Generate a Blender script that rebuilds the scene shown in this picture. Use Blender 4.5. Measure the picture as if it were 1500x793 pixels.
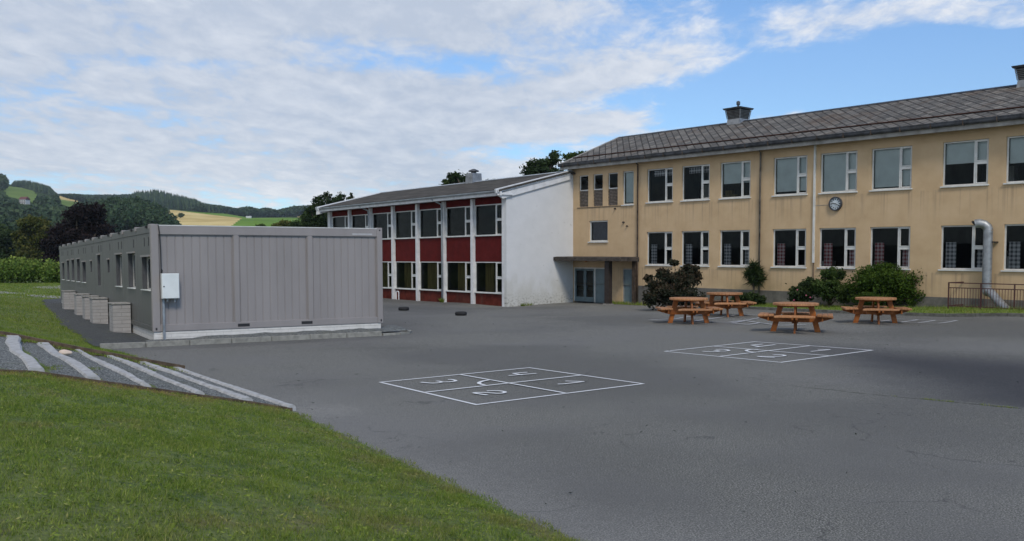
import bpy, bmesh, math, random
import numpy as np
from mathutils import Vector, Matrix
R = math.radians
rng = np.random.default_rng(7)
random.seed(7)
for o in list(bpy.data.objects): bpy.data.objects.remove(o)
scene = bpy.context.scene
col = scene.collection

# ------------------------------------------------------------------ camera
F = 1338.28; CXP = 750.0; CYP = 456.97; PITCH = .0585; ROLL = -.0023; EYE = 2.1
cam = bpy.data.cameras.new('camera'); camo = bpy.data.objects.new('camera', cam); col.objects.link(camo)
cam.sensor_width = 36; cam.lens = F * 36 / 1500
cam.shift_y = (CYP - 396.5) / 1500
cam.clip_start = .1; cam.clip_end = 20000
camo.matrix_world = Matrix.Translation((0, 0, EYE)) @ Matrix.Rotation(R(90) - PITCH, 4, 'X') @ Matrix.Rotation(ROLL, 4, 'Z')
scene.camera = camo

# ------------------------------------------------------------------ sky, sun, exposure
SUN_EL, SUN_AZ = R(46), R(168)          # azimuth clockwise from +Y (the view direction)
world = bpy.data.worlds.new('World'); scene.world = world; world.use_nodes = True
nt = world.node_tree; nt.nodes.clear()
def N(t, tree=None, **kw):
    n = (tree or nt).nodes.new(t)
    for k, v in kw.items():
        setattr(n, k, v)
    return n
def math_n(tree, op, a, b=None, c=None, clamp=False):
    n = tree.nodes.new('ShaderNodeMath'); n.operation = op; n.use_clamp = clamp
    for i, v in enumerate((a, b, c)):
        if v is None: continue
        if isinstance(v, (int, float)): n.inputs[i].default_value = v
        else: tree.links.new(v, n.inputs[i])
    return n.outputs[0]
sky = N('ShaderNodeTexSky', sky_type='NISHITA', sun_disc=False, sun_elevation=SUN_EL, sun_rotation=SUN_AZ)
sky.air_density = 1.0; sky.dust_density = .6; sky.ozone_density = 1.6
tc = N('ShaderNodeTexCoord')
sep = N('ShaderNodeSeparateXYZ'); nt.links.new(tc.outputs['Generated'], sep.inputs[0])
m = lambda *a, **k: math_n(nt, *a, **k)
X, Y, Zs = sep.outputs
ay = m('MAXIMUM', m('ABSOLUTE', Y), .05)
A = m('DIVIDE', X, ay)                     # tangent of azimuth
Hh = m('SQRT', m('ADD', m('MULTIPLY', X, X), m('MULTIPLY', Y, Y)))
Ev = m('DIVIDE', Zs, m('MAXIMUM', Y, .05))
# cloud layer seen in perspective
zc = m('ADD', m('MAXIMUM', Zs, 0.0), .10)
comb = N('ShaderNodeCombineXYZ')
nt.links.new(m('DIVIDE', X, zc), comb.inputs[0]); nt.links.new(m('DIVIDE', Y, zc), comb.inputs[1])
comb.inputs[2].default_value = 3.7
def noise(vec, scale, detail=6, rough=.55, dist=0, tree=None, lac=2.0):
    t = tree or nt
    n = t.nodes.new('ShaderNodeTexNoise'); n.inputs['Scale'].default_value = scale
    n.inputs['Detail'].default_value = detail; n.inputs['Roughness'].default_value = rough
    n.inputs['Distortion'].default_value = dist; n.inputs['Lacunarity'].default_value = lac
    t.links.new(vec, n.inputs['Vector']); return n.outputs[0]
rot = N('ShaderNodeMapping'); nt.links.new(comb.outputs[0], rot.inputs[0]); rot.inputs['Rotation'].default_value = (0, 0, R(-12))
rot.inputs['Scale'].default_value = (1.0, .62, 1)
n1 = noise(rot.outputs[0], 1.5, 9, .60, .2)
n2 = noise(rot.outputs[0], 6.5, 8, .66, .25)
n3 = noise(rot.outputs[0], .38, 3, .5)
def blob(px, py, rx, ry, ang=0):
    a0 = (px - 750) / F; e0 = (378.6 - py) / F
    da = m('SUBTRACT', A, a0); de = m('SUBTRACT', Ev, e0)
    c, s = math.cos(ang), math.sin(ang)
    u = m('DIVIDE', m('ADD', m('MULTIPLY', da, c), m('MULTIPLY', de, s)), rx / F)
    v = m('DIVIDE', m('SUBTRACT', m('MULTIPLY', de, c), m('MULTIPLY', da, s)), ry / F)
    r2 = m('ADD', m('MULTIPLY', u, u), m('MULTIPLY', v, v))
    return m('POWER', 2.718, m('MULTIPLY', r2, -1.0))
bias = m('MULTIPLY_ADD', m('SMOOTH_MIN', m('MAXIMUM', m('MULTIPLY', m('SUBTRACT', .04, A), 3.4), -.75), .55, .2), .50, .07)
for amp, args in ((.50, (970, 98, 300, 44, .20)), (.55, (1340, 28, 230, 42, .05)), (.66, (860, 190, 200, 24, .03)), (.48, (1140, 174, 80, 14, .1)),
                  (.30, (760, 20, 300, 40, 0)), (.22, (720, 265, 200, 40, 0)), (-.34, (545, 82, 120, 20, -.1)), (-.32, (640, 100, 90, 18, 0)),
                  (-.30, (745, 222, 90, 12, .05)), (-.40, (1150, 135, 200, 24, .2)), (-.42, (1330, 120, 260, 60, 0)), (-.25, (1420, 60, 110, 14, 0)), (-.22, (330, 97, 170, 12, 0)),
                  (-.30, (430, 300, 120, 20, 0)), (-.3, (900, 150, 90, 12, .2)), (-.2, (90, 262, 120, 14, 0))):
    bias = m('ADD', bias, m('MULTIPLY', blob(*args), amp))
dens = m('ADD', m('ADD', m('MULTIPLY', m('SUBTRACT', n1, .5), 1.25), m('MULTIPLY', m('SUBTRACT', n2, .5), 1.15)), bias)
mr = N('ShaderNodeMapRange', interpolation_type='SMOOTHSTEP'); nt.links.new(dens, mr.inputs[0])
mr.inputs[1].default_value = -.14; mr.inputs[2].default_value = .34
cshade = m('ADD', m('ADD', m('MULTIPLY', m('SUBTRACT', n2, .5), 1.15), m('MULTIPLY', m('SUBTRACT', n3, .5), 1.2)), m('MULTIPLY_ADD', m('MAXIMUM', m('MINIMUM', m('MULTIPLY', A, 2.2), .45), -.15), .6, .50))
cr = N('ShaderNodeValToRGB'); nt.links.new(m('MAXIMUM', m('MINIMUM', cshade, 1), 0), cr.inputs[0])
CB = 1.0
cr.color_ramp.elements[0].position = .22; cr.color_ramp.elements[0].color = (.56 * CB, .62 * CB, .72 * CB, 1)
cr.color_ramp.elements[1].position = .80; cr.color_ramp.elements[1].color = (.95 * CB, .96 * CB, .98 * CB, 1)
cscale = N('ShaderNodeVectorMath', operation='SCALE'); nt.links.new(cr.outputs[0], cscale.inputs[0]); cscale.inputs[3].default_value = 6.5
skym = N('ShaderNodeVectorMath', operation='MULTIPLY'); nt.links.new(sky.outputs[0], skym.inputs[0]); skym.inputs[1].default_value = (.66, .86, 1.06)
mix = N('ShaderNodeMix', data_type='RGBA'); nt.links.new(m('MULTIPLY', mr.outputs[0], .93), mix.inputs[0])
nt.links.new(skym.outputs[0], mix.inputs[6]); nt.links.new(cscale.outputs[0], mix.inputs[7])
bg = N('ShaderNodeBackground'); bg.inputs[1].default_value = .115
nt.links.new(mix.outputs[2], bg.inputs[0])
wo = N('ShaderNodeOutputWorld'); nt.links.new(bg.outputs[0], wo.inputs[0])
sl = bpy.data.lights.new('sun', 'SUN'); so = bpy.data.objects.new('sun', sl); col.objects.link(so)
sl.energy = 1.5; sl.angle = R(13); sl.color = (1, .90, .76)
sd_ = Vector((math.sin(SUN_AZ) * math.cos(SUN_EL), math.cos(SUN_AZ) * math.cos(SUN_EL), math.sin(SUN_EL)))
so.rotation_euler = sd_.to_track_quat('Z', 'Y').to_euler()
vs = scene.view_settings; vs.view_transform = 'Standard'; vs.look = 'None'; vs.exposure = .50; vs.gamma = 1; vs.use_curve_mapping = False

# ------------------------------------------------------------------ geometry of the place
CAM = np.array([0., 0., EYE])
def ray(x, y):
    Xx = (x - CXP) / F; Yy = (y - CYP) / F
    r = -ROLL; Xx, Yy = Xx * np.cos(r) - Yy * np.sin(r), Xx * np.sin(r) + Yy * np.cos(r)
    return np.array([Xx, np.cos(PITCH) - Yy * np.sin(PITCH), -np.sin(PITCH) - Yy * np.cos(PITCH)])
def gpt(x, y, z=0.):
    d = ray(x, y); return CAM + d * ((z - EYE) / d[2])
def at(x, y, D):                      # point seen at pixel (x, y) at depth D along +Y
    d = ray(x, y); return CAM + d * (D / d[1])
CP = np.array([(0, 0, 0), (0, 8, 0), (8, 6, 0), (-3, 12.5, 0), (0, 15, 0), (5, 20, 0), (-9, 22, 0), (-3.5, 26, 0), (5.4, 28, 0), (11.5, 28.4, .0), (7.5, 24.5, 0), (14, 20, 0), (8, 31.5, 0), (13, 29.8, 0),
    (-.5, 48.3, -.46), (-12.8, 64, -.46), (-6, 55, -.46), (3, 51, -.36), (6.9, 46.7, -.31), (9.5, 38, 0), (11.7, 35, .0), (14.05, 32.2, .04), (16.5, 29.3, .2), (20, 26, .3), (25, 20, .3), (9.5, 42.5, -.12), (13, 38.3, 0.), (18, 33, .2),
    (-22.5, 45.5, -.12), (-16, 35, -.05), (-10, 40, -.12), (0, 36, -.1), (-4, 38, -.12), (3, 42, -.2), (-40, 60, -.3), (-60, 100, -.4), (0, 120, -.5), (40, 60, .3), (-40, 20, 0), (60, 0, 0), (-40, -20, 0)], float)
def G0(x, y):
    x = np.asarray(x, float); y = np.asarray(y, float)
    d2 = (x[..., None] - CP[:, 0]) ** 2 + (y[..., None] - CP[:, 1]) ** 2
    w = 1 / (d2 + 2.) ** 1.6
    return (w * CP[:, 2]).sum(-1) / w.sum(-1)
# edge between lawn (left) and tarmac / gravel (right):  x = B(y)
BY = np.array([-40, -20, 1.6, 6.68, 12.38, 16.9, 19.7, 21.2, 21.9, 23.4, 28.1, 40.2, 49.5, 56, 64, 80, 110, 160], float)
BX = np.array([28.6, 16.6, 3.5, .45, -2.99, -6.1, -8.2, -9.55, -10.0, -10.75, -13.6, -20.3, -25.2, -25.0, -23, -21, -20, -20], float)
def B(y): return np.interp(y, BY, BX)
def prof(d):
    d = np.maximum(d, 0)
    return np.where(d < 3.1, .23 * d, .713 + .17 * (1 - np.exp(-(d - 3.1) / 1.4)) + .02 * np.minimum(d - 3.1, 12))
def fade(y): return np.interp(y, [-50, 36, 50, 62, 200], [1, 1, .35, 0, 0])
def G(x, y):
    t = np.maximum(B(y) - x, 0) * .855
    return G0(x, y) + prof(t) * fade(y)
def hit(px, py, zoff=0.):
    d = ray(px, py); t = 2.0
    while t < 400:
        P = CAM + d * t
        if P[2] < G(P[0], P[1]) + zoff: break
        t += .03 + t * .001
    return P

# ------------------------------------------------------------------ helpers
def tag(o, label=None, cat=None, group=None, kind=None):
    if label: o['label'] = label
    if cat: o['category'] = cat
    if group: o['group'] = group
    if kind: o['kind'] = kind
    return o
def empty(name, loc=(0, 0, 0), rz=0, **kw):
    o = bpy.data.objects.new(name, None); col.objects.link(o); o.location = loc; o.rotation_euler = (0, 0, rz)
    o.empty_display_size = .3
    return tag(o, **kw)
def link(name, me, mat=None, parent=None):
    o = bpy.data.objects.new(name, me); col.objects.link(o)
    if mat is not None and not me.materials: me.materials.append(mat)
    if parent is not None: o.parent = parent
    return o
def copy_tree(o, parent=None):
    c = o.copy(); col.objects.link(c); c.parent = parent
    for ch in o.children: copy_tree(ch, c)
    return c
class MB:
    def __init__(s, xf=None): s.v = []; s.f = []; s.xf = xf
    def add(s, vs, fs):
        b = len(s.v); s.v += [tuple(map(float, p)) for p in vs]; s.f += [tuple(b + i for i in f) for f in fs]; return s
    def box(s, x0, x1, y0, y1, z0, z1):
        x0, x1 = min(x0, x1), max(x0, x1); y0, y1 = min(y0, y1), max(y0, y1); z0, z1 = min(z0, z1), max(z0, z1)
        return s.add([(x0, y0, z0), (x1, y0, z0), (x1, y1, z0), (x0, y1, z0), (x0, y0, z1), (x1, y0, z1), (x1, y1, z1), (x0, y1, z1)],
                     [(0, 3, 2, 1), (4, 5, 6, 7), (0, 1, 5, 4), (1, 2, 6, 5), (2, 3, 7, 6), (3, 0, 4, 7)])
    def prism(s, poly, z0, z1):       # poly in xy, CCW
        n = len(poly); vs = [(x, y, z0) for x, y in poly] + [(x, y, z1) for x, y in poly]
        return s.add(vs, [tuple(range(n))[::-1], tuple(range(n, 2 * n))] + [(i, (i + 1) % n, n + (i + 1) % n, n + i) for i in range(n)])
    def hull(s, a, b):                # two loops of equal length, closed solid
        n = len(a); return s.add(list(a) + list(b), [tuple(range(n))[::-1], tuple(range(n, 2 * n))] + [(i, (i + 1) % n, n + (i + 1) % n, n + i) for i in range(n)])
    def bar(s, p, q, w, h, up=(0, 0, 1)):
        p = Vector(p); q = Vector(q); d = (q - p).normalized(); u = Vector(up)
        sx = d.cross(u).normalized(); u2 = sx.cross(d)
        a = [p + sx * i * w / 2 + u2 * j * h / 2 for i, j in ((-1, -1), (1, -1), (1, 1), (-1, 1))]
        b = [x + (q - p) for x in a]; return s.hull(a, b)
    def tube(s, pts, r, n=10, cap=True):
        pts = [Vector(p) for p in pts]; rs = r if isinstance(r, (list, tuple)) else [r] * len(pts)
        base = len(s.v); vs = []
        ref = None
        for i, p in enumerate(pts):
            d = (pts[min(i + 1, len(pts) - 1)] - pts[max(i - 1, 0)]).normalized()
            if ref is None: ref = Vector((0, 0, 1)) if abs(d.z) < .9 else Vector((1, 0, 0))
            a = d.cross(ref).normalized(); b = d.cross(a); ref = a.cross(d)
            for k in range(n):
                t = 2 * math.pi * k / n; vs.append(p + (a * math.cos(t) + b * math.sin(t)) * rs[i])
        fs = [(i * n + k, i * n + (k + 1) % n, (i + 1) * n + (k + 1) % n, (i + 1) * n + k) for i in range(len(pts) - 1) for k in range(n)]
        if cap: fs += [tuple(range(n))[::-1], tuple((len(pts) - 1) * n + k for k in range(n))]
        return s.add(vs, fs)
    def build(s, name, mat, parent=None, bevel=0, smooth=False, recalc=True):
        vs = [tuple(s.xf(*p)) for p in s.v] if s.xf else s.v
        me = bpy.data.meshes.new(name); me.from_pydata(vs, [], s.f)
        if recalc:
            bm = bmesh.new(); bm.from_mesh(me); bmesh.ops.recalc_face_normals(bm, faces=bm.faces); bm.to_mesh(me); bm.free()
        if smooth: me.shade_smooth()
        o = link(name, me, mat, parent)
        if bevel:
            b = o.modifiers.new('bevel', 'BEVEL'); b.width = bevel; b.segments = 2; b.limit_method = 'ANGLE'; b.angle_limit = R(40)
        return o
def npmesh(name, verts, faces, mat, parent=None, tint=None, smooth=False):
    verts = np.asarray(verts, np.float32); faces = np.asarray(faces, np.int32); k = faces.shape[1]
    me = bpy.data.meshes.new(name); me.vertices.add(len(verts)); me.vertices.foreach_set('co', verts.ravel())
    me.loops.add(faces.size); me.loops.foreach_set('vertex_index', faces.ravel())
    me.polygons.add(len(faces)); me.polygons.foreach_set('loop_start', np.arange(0, faces.size, k, dtype=np.int32))
    me.polygons.foreach_set('loop_total', np.full(len(faces), k, np.int32))
    if tint is not None:
        a = me.attributes.new('tint', 'FLOAT', 'FACE'); a.data.foreach_set('value', np.asarray(tint, np.float32))
    me.update(calc_edges=True); me.validate()
    if smooth: me.shade_smooth()
    return link(name, me, mat, parent)

# ------------------------------------------------------------------ materials
def mat_new(name):
    mt = bpy.data.materials.new(name); mt.use_nodes = True; t = mt.node_tree
    return mt, t, t.nodes['Principled BSDF']
def ramp(t, fac, stops):
    r = t.nodes.new('ShaderNodeValToRGB'); t.links.new(fac, r.inputs[0]); e = r.color_ramp.elements
    while len(e) < len(stops): e.new(.5)
    for el, (p, c) in zip(e, stops):
        el.position = p; el.color = (*c, 1) if len(c) == 3 else c
    return r.outputs[0]
def mixc(t, f, a, b, mode='MIX'):
    n = t.nodes.new('ShaderNodeMix'); n.data_type = 'RGBA'; n.blend_type = mode
    for i, v in ((0, f), (6, a), (7, b)):
        if isinstance(v, (int, float)): n.inputs[i].default_value = v
        elif isinstance(v, tuple): n.inputs[i].default_value = (*v, 1)
        else: t.links.new(v, n.inputs[i])
    return n.outputs[2]
def pos(t, scale=(1, 1, 1), rot=(0, 0, 0), kind='Position'):
    if kind == 'Position': g = t.nodes.new('ShaderNodeNewGeometry').outputs['Position']
    else: g = t.nodes.new('ShaderNodeTexCoord').outputs[kind]
    mp = t.nodes.new('ShaderNodeMapping'); mp.inputs['Scale'].default_value = scale; mp.inputs['Rotation'].default_value = rot
    t.links.new(g, mp.inputs[0]); return mp.outputs[0]
def bump(t, bs, h, strength=.3, dist=.02):
    b = t.nodes.new('ShaderNodeBump'); b.inputs['Strength'].default_value = strength; b.inputs['Distance'].default_value = dist
    t.links.new(h, b.inputs['Height']); t.links.new(b.outputs[0], bs.inputs['Normal'])
def sm(t, v, a, b):
    n = t.nodes.new('ShaderNodeMapRange'); n.interpolation_type = 'SMOOTHSTEP'; t.links.new(v, n.inputs[0])
    n.inputs[1].default_value = a; n.inputs[2].default_value = b; return n.outputs[0]
def simple(name, c, rough=.6, var=.12, scale=6, metal=0, spec=.4, stretch=(1, 1, 1), bmp=0, c2=None, dirt=0):
    mt, t, bs = mat_new(name)
    n = noise(pos(t, stretch), scale, 6, .6, tree=t)
    c2 = c2 or tuple(min(1, x * (1 - 2.2 * var)) for x in c)
    cc = ramp(t, n, [(.32, c2), (.62, c)])
    if dirt:
        n2_ = noise(pos(t, (1, 1, .25)), 1.3, 5, .65, tree=t)
        cc = mixc(t, math_n(t, 'MULTIPLY', sm(t, n2_, .5, .75), dirt), cc, (.10, .09, .07))
    t.links.new(cc, bs.inputs['Base Color'])
    bs.inputs['Roughness'].default_value = rough; bs.inputs['Metallic'].default_value = metal
    bs.inputs['Specular IOR Level'].default_value = spec
    if bmp: bump(t, bs, noise(pos(t, stretch), scale * 5, 4, .6, tree=t), bmp, .01)
    return mt
M = {}
# tarmac ---------------------------------------------------------------
mt, t, bs = mat_new('tarmac'); M['tarmac'] = mt
p = pos(t)
fine = noise(p, 60, 4, .85, tree=t); fine2 = noise(p, 24, 4, .8, tree=t); mid = noise(p, 9, 5, .6, tree=t); big = noise(p, .35, 5, .55, tree=t); huge = noise(p, .09, 4, .5, tree=t)
spx = t.nodes.new('ShaderNodeSeparateXYZ'); t.links.new(p, spx.inputs[0]); PX, PY, PZ = spx.outputs
base = ramp(t, fine, [(.41, (.038, .038, .034)), (.50, (.124, .123, .111)), (.59, (.34, .335, .305))])
chips = sm(t, noise(p, 210, 1, .5, tree=t), .70, .78)
base = mixc(t, math_n(t, 'MULTIPLY', chips, .55), base, (.36, .35, .34))
base = mixc(t, math_n(t, 'MULTIPLY', sm(t, fine2, .57, .68), .35), base, (.21, .205, .20))
base = mixc(t, math_n(t, 'MULTIPLY', sm(t, math_n(t, 'MULTIPLY', fine2, -1), -.44, -.34), .45), base, (.05, .05, .052))
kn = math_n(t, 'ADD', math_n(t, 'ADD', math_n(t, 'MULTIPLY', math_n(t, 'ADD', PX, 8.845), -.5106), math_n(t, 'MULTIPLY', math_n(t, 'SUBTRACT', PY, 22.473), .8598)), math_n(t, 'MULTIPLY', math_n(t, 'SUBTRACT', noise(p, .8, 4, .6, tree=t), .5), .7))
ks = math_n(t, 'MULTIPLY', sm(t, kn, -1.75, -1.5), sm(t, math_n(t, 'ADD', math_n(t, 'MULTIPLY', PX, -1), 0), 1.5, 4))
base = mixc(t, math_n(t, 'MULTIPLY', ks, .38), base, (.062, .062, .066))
ex = math_n(t, 'SUBTRACT', PX, -2.6); ey = math_n(t, 'SUBTRACT', PY, 12.55)
dust = math_n(t, 'SUBTRACT', 1.0, sm(t, math_n(t, 'ADD', math_n(t, 'ADD', math_n(t, 'MULTIPLY', ex, ex), math_n(t, 'MULTIPLY', ey, ey)), math_n(t, 'MULTIPLY', mid, .5)), .15, .75))
base = mixc(t, math_n(t, 'MULTIPLY', dust, .25), base, (.33, .32, .29))
ed = math_n(t, 'ADD', math_n(t, 'MULTIPLY', math_n(t, 'SUBTRACT', PX, -2.99), .8559), math_n(t, 'MULTIPLY', math_n(t, 'SUBTRACT', PY, 12.38), .517))
edge = math_n(t, 'MULTIPLY', math_n(t, 'SUBTRACT', 1.0, sm(t, ed, .1, 2.2)), sm(t, math_n(t, 'MULTIPLY', PY, -1), -17, -12))
base = mixc(t, math_n(t, 'MULTIPLY', edge, .40), base, (.20, .198, .195))
base = mixc(t, math_n(t, 'MULTIPLY', sm(t, mid, .35, .7), .25), base, (.078, .078, .076))
base = mixc(t, math_n(t, 'MULTIPLY', sm(t, big, .44, .62), .42), base, (.150, .148, .145))
base = mixc(t, math_n(t, 'MULTIPLY', sm(t, huge, .46, .58), .42), base, (.064, .064, .061))
# darker, bluish tarmac colour beyond the seam at right, fading out softly
sx_, sy_ = 4.9, 14.55; ex_, ey_ = 7.07, 12.5
L_ = math.hypot(ex_ - sx_, ey_ - sy_); ux, uy = (ex_ - sx_) / L_, (ey_ - sy_) / L_
wob = math_n(t, 'MULTIPLY', math_n(t, 'SUBTRACT', noise(p, .9, 4, .5, tree=t), .5), .35)
dd = math_n(t, 'ADD', math_n(t, 'ADD', math_n(t, 'MULTIPLY', math_n(t, 'SUBTRACT', PX, sx_), -uy), math_n(t, 'MULTIPLY', math_n(t, 'SUBTRACT', PY, sy_), ux)), wob)
al = math_n(t, 'ADD', math_n(t, 'MULTIPLY', math_n(t, 'SUBTRACT', PX, sx_), ux), math_n(t, 'MULTIPLY', math_n(t, 'SUBTRACT', PY, sy_), uy))
dx2 = math_n(t, 'ADD', math_n(t, 'SUBTRACT', PX, 5.6), math_n(t, 'MULTIPLY', wob, 2.5))
dark = math_n(t, 'MULTIPLY', math_n(t, 'MULTIPLY', sm(t, dd, -.02, .25), sm(t, dx2, -.4, 2.6)), sm(t, math_n(t, 'MULTIPLY', dd, -1), -9, -4.5))
base = mixc(t, math_n(t, 'MULTIPLY', dark, .80), base, (.026, .027, .034))
seam = math_n(t, 'MULTIPLY', math_n(t, 'MULTIPLY', math_n(t, 'SUBTRACT', 1.0, sm(t, math_n(t, 'ABSOLUTE', dd), .01, .06)), sm(t, al, -1.4, .6)), sm(t, noise(p, 6, 4, .6, tree=t), .35, .55))
base = mixc(t, math_n(t, 'MULTIPLY', seam, .75), base, (.028, .03, .02))
# cracks
vo = t.nodes.new('ShaderNodeTexVoronoi'); vo.feature = 'DISTANCE_TO_EDGE'; vo.inputs['Scale'].default_value = .42
dn = t.nodes.new('ShaderNodeTexNoise'); dn.inputs['Scale'].default_value = 1.6; dn.inputs['Detail'].default_value = 6; t.links.new(p, dn.inputs['Vector'])
dv = t.nodes.new('ShaderNodeVectorMath'); dv.operation = 'MULTIPLY_ADD'; t.links.new(dn.outputs['Color'], dv.inputs[0]); dv.inputs[1].default_value = (1.3, 1.3, 0); t.links.new(p, dv.inputs[2])
t.links.new(dv.outputs[0], vo.inputs['Vector'])
crk = math_n(t, 'MULTIPLY', math_n(t, 'SUBTRACT', 1.0, sm(t, vo.outputs['Distance'], .001, .007)), sm(t, noise(p, .5, 3, .5, tree=t), .47, .56))
base = mixc(t, math_n(t, 'MULTIPLY', crk, .42), base, (.03, .031, .033))
# dark stains
st = sm(t, noise(p, 2.1, 2, .5, .6, tree=t), .74, .80)
base = mixc(t, math_n(t, 'MULTIPLY', st, .35), base, (.04, .04, .042))
# dusty strip near the lawn edge
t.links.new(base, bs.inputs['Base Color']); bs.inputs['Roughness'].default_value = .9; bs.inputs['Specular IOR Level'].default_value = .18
bump(t, bs, fine, .35, .012)
# lawn soil / grass base -------------------------------------------------
def grass_col(t, tint=None, far=False):
    p = pos(t)
    a = noise(p, .55, 5, .6, tree=t); b = noise(p, 3.2, 5, .65, tree=t); c = noise(p, 22, 3, .6, tree=t)
    g = ramp(t, b, [(.34, (.066, .132, .014)), (.5, (.145, .218, .025)), (.66, (.250, .320, .050))])
    g = mixc(t, math_n(t, 'MULTIPLY', sm(t, a, .48, .64), .6), g, (.225, .255, .060))
    g = mixc(t, math_n(t, 'MULTIPLY', sm(t, noise(p, 1.7, 4, .6, tree=t), .52, .66), .6), g, (.055, .125, .018))
    br = noise(p, 1.1, 6, .7, .4, tree=t)
    g = mixc(t, math_n(t, 'MULTIPLY', sm(t, br, .53, .66), .7), g, (.270, .190, .085))
    spx = t.nodes.new('ShaderNodeSeparateXYZ'); t.links.new(p, spx.inputs[0])
    ed = math_n(t, 'ADD', math_n(t, 'MULTIPLY', math_n(t, 'SUBTRACT', spx.outputs[0], -2.99), -.8559), math_n(t, 'MULTIPLY', math_n(t, 'SUBTRACT', spx.outputs[1], 12.38), -.517))
    eg = math_n(t, 'MULTIPLY', math_n(t, 'SUBTRACT', 1.0, sm(t, ed, .15, .95)), math_n(t, 'MULTIPLY', sm(t, noise(p, 2.3, 5, .65, tree=t), .44, .60), sm(t, math_n(t, 'MULTIPLY', spx.outputs[1], -1), -14, -12)))
    g = mixc(t, math_n(t, 'MULTIPLY', eg, .8), g, (.24, .165, .09))
    c2_ = noise(p, 9, 4, .7, .3, tree=t)
    g = mixc(t, math_n(t, 'MULTIPLY', sm(t, math_n(t, 'MULTIPLY', c2_, -1), -.50, -.38), .60), g, (.030, .075, .010))
    g = mixc(t, math_n(t, 'MULTIPLY', sm(t, c2_, .56, .66), .45), g, (.30, .34, .10))
    g = mixc(t, .35, g, ramp(t, c, [(.38, (.02, .05, .008)), (.62, (.22, .28, .08))]))
    l2 = math_n(t, 'SUBTRACT', math_n(t, 'MULTIPLY', math_n(t, 'ADD', spx.outputs[0], 3.06), .517), math_n(t, 'MULTIPLY', math_n(t, 'SUBTRACT', spx.outputs[1], 12.5), .855))
    bl = math_n(t, 'MULTIPLY', math_n(t, 'MULTIPLY', math_n(t, 'SUBTRACT', 1.0, sm(t, l2, .05, .7)), sm(t, l2, -.2, 0)), math_n(t, 'MULTIPLY', sm(t, math_n(t, 'MULTIPLY', spx.outputs[0], -1), 3, 4), sm(t, noise(p, 2.9, 5, .65, tree=t), .40, .56)))
    g = mixc(t, math_n(t, 'MULTIPLY', bl, .85), g, (.30, .17, .075))
    return g
mt, t, bs = mat_new('lawn_soil'); M['lawn'] = mt
g = grass_col(t); g = mixc(t, .35, g, (.045, .050, .018)); t.links.new(g, bs.inputs['Base Color']); bs.inputs['Roughness'].default_value = .95
bump(t, bs, noise(pos(t), 30, 5, .7, tree=t), 1.0, .03)
mt, t, bs = mat_new('lawn_far'); M['lawn_far'] = mt
g = grass_col(t); t.links.new(g, bs.inputs['Base Color']); bs.inputs['Roughness'].default_value = .95
bump(t, bs, noise(pos(t), 12, 5, .7, tree=t), 1.0, .05)
mt, t, bs = mat_new('grass_blades'); M['blade'] = mt
at_ = t.nodes.new('ShaderNodeAttribute'); at_.attribute_name = 'tint'
g = grass_col(t)
dry = sm(t, at_.outputs['Fac'], .80, .95)
g2 = mixc(t, .42, g, ramp(t, at_.outputs['Fac'], [(0, (.045, .100, .010)), (.5, (.165, .245, .028)), (.82, (.32, .39, .06)), (.97, (.55, .48, .20))]))
t.links.new(g2, bs.inputs['Base Color']); bs.inputs['Roughness'].default_value = .6; bs.inputs['Specular IOR Level'].default_value = .12
tr = t.nodes.new('ShaderNodeBsdfTranslucent'); t.links.new(g2, tr.inputs[0]); ms = t.nodes.new('ShaderNodeMixShader'); ms.inputs[0].default_value = .3
t.links.new(bs.outputs[0], ms.inputs[1]); t.links.new(tr.outputs[0], ms.inputs[2]); t.links.new(ms.outputs[0], t.nodes['Material Output'].inputs[0])
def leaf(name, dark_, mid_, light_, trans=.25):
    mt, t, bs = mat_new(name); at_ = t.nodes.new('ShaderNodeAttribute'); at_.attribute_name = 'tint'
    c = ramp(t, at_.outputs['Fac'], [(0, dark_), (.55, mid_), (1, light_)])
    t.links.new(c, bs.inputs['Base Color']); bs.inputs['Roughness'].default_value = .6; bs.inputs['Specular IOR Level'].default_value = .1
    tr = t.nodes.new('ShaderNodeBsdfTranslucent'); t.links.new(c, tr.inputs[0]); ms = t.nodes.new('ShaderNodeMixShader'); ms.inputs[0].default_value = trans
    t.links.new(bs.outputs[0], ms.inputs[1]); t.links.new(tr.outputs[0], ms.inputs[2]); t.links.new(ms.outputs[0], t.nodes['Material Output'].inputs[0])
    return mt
M['leaf_dark'] = leaf('leaf_dark', (.010, .020, .009), (.022, .040, .014), (.055, .080, .026))
M['leaf_fresh'] = leaf('leaf_fresh', (.014, .032, .005), (.036, .070, .010), (.090, .145, .022))
M['leaf_red'] = leaf('leaf_red', (.012, .016, .010), (.024, .030, .017), (.062, .042, .026))
M['leaf_beech'] = leaf('leaf_beech', (.006, .0045, .005), (.011, .008, .0085), (.022, .014, .014), .1)
M['leaf_yellow'] = leaf('leaf_yellow', (.025, .038, .010), (.062, .078, .018), (.120, .115, .030))
M['leaf_hedge'] = leaf('leaf_hedge', (.035, .070, .012), (.100, .165, .028), (.240, .290, .065))
M['leaf_mid'] = leaf('leaf_mid', (.018, .036, .010), (.036, .066, .016), (.080, .115, .030))
M['conifer'] = leaf('conifer', (.012, .026, .014), (.026, .050, .024), (.070, .105, .040), 0)
M['broad'] = leaf('broadleaf', (.014, .032, .016), (.030, .058, .026), (.075, .110, .044), .1)
M['flower'] = simple('flower', (.55, .12, .22), .6)
M['bark'] = simple('bark', (.085, .065, .048), .9, .25, 12, stretch=(1, 1, .3), bmp=.6)
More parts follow.
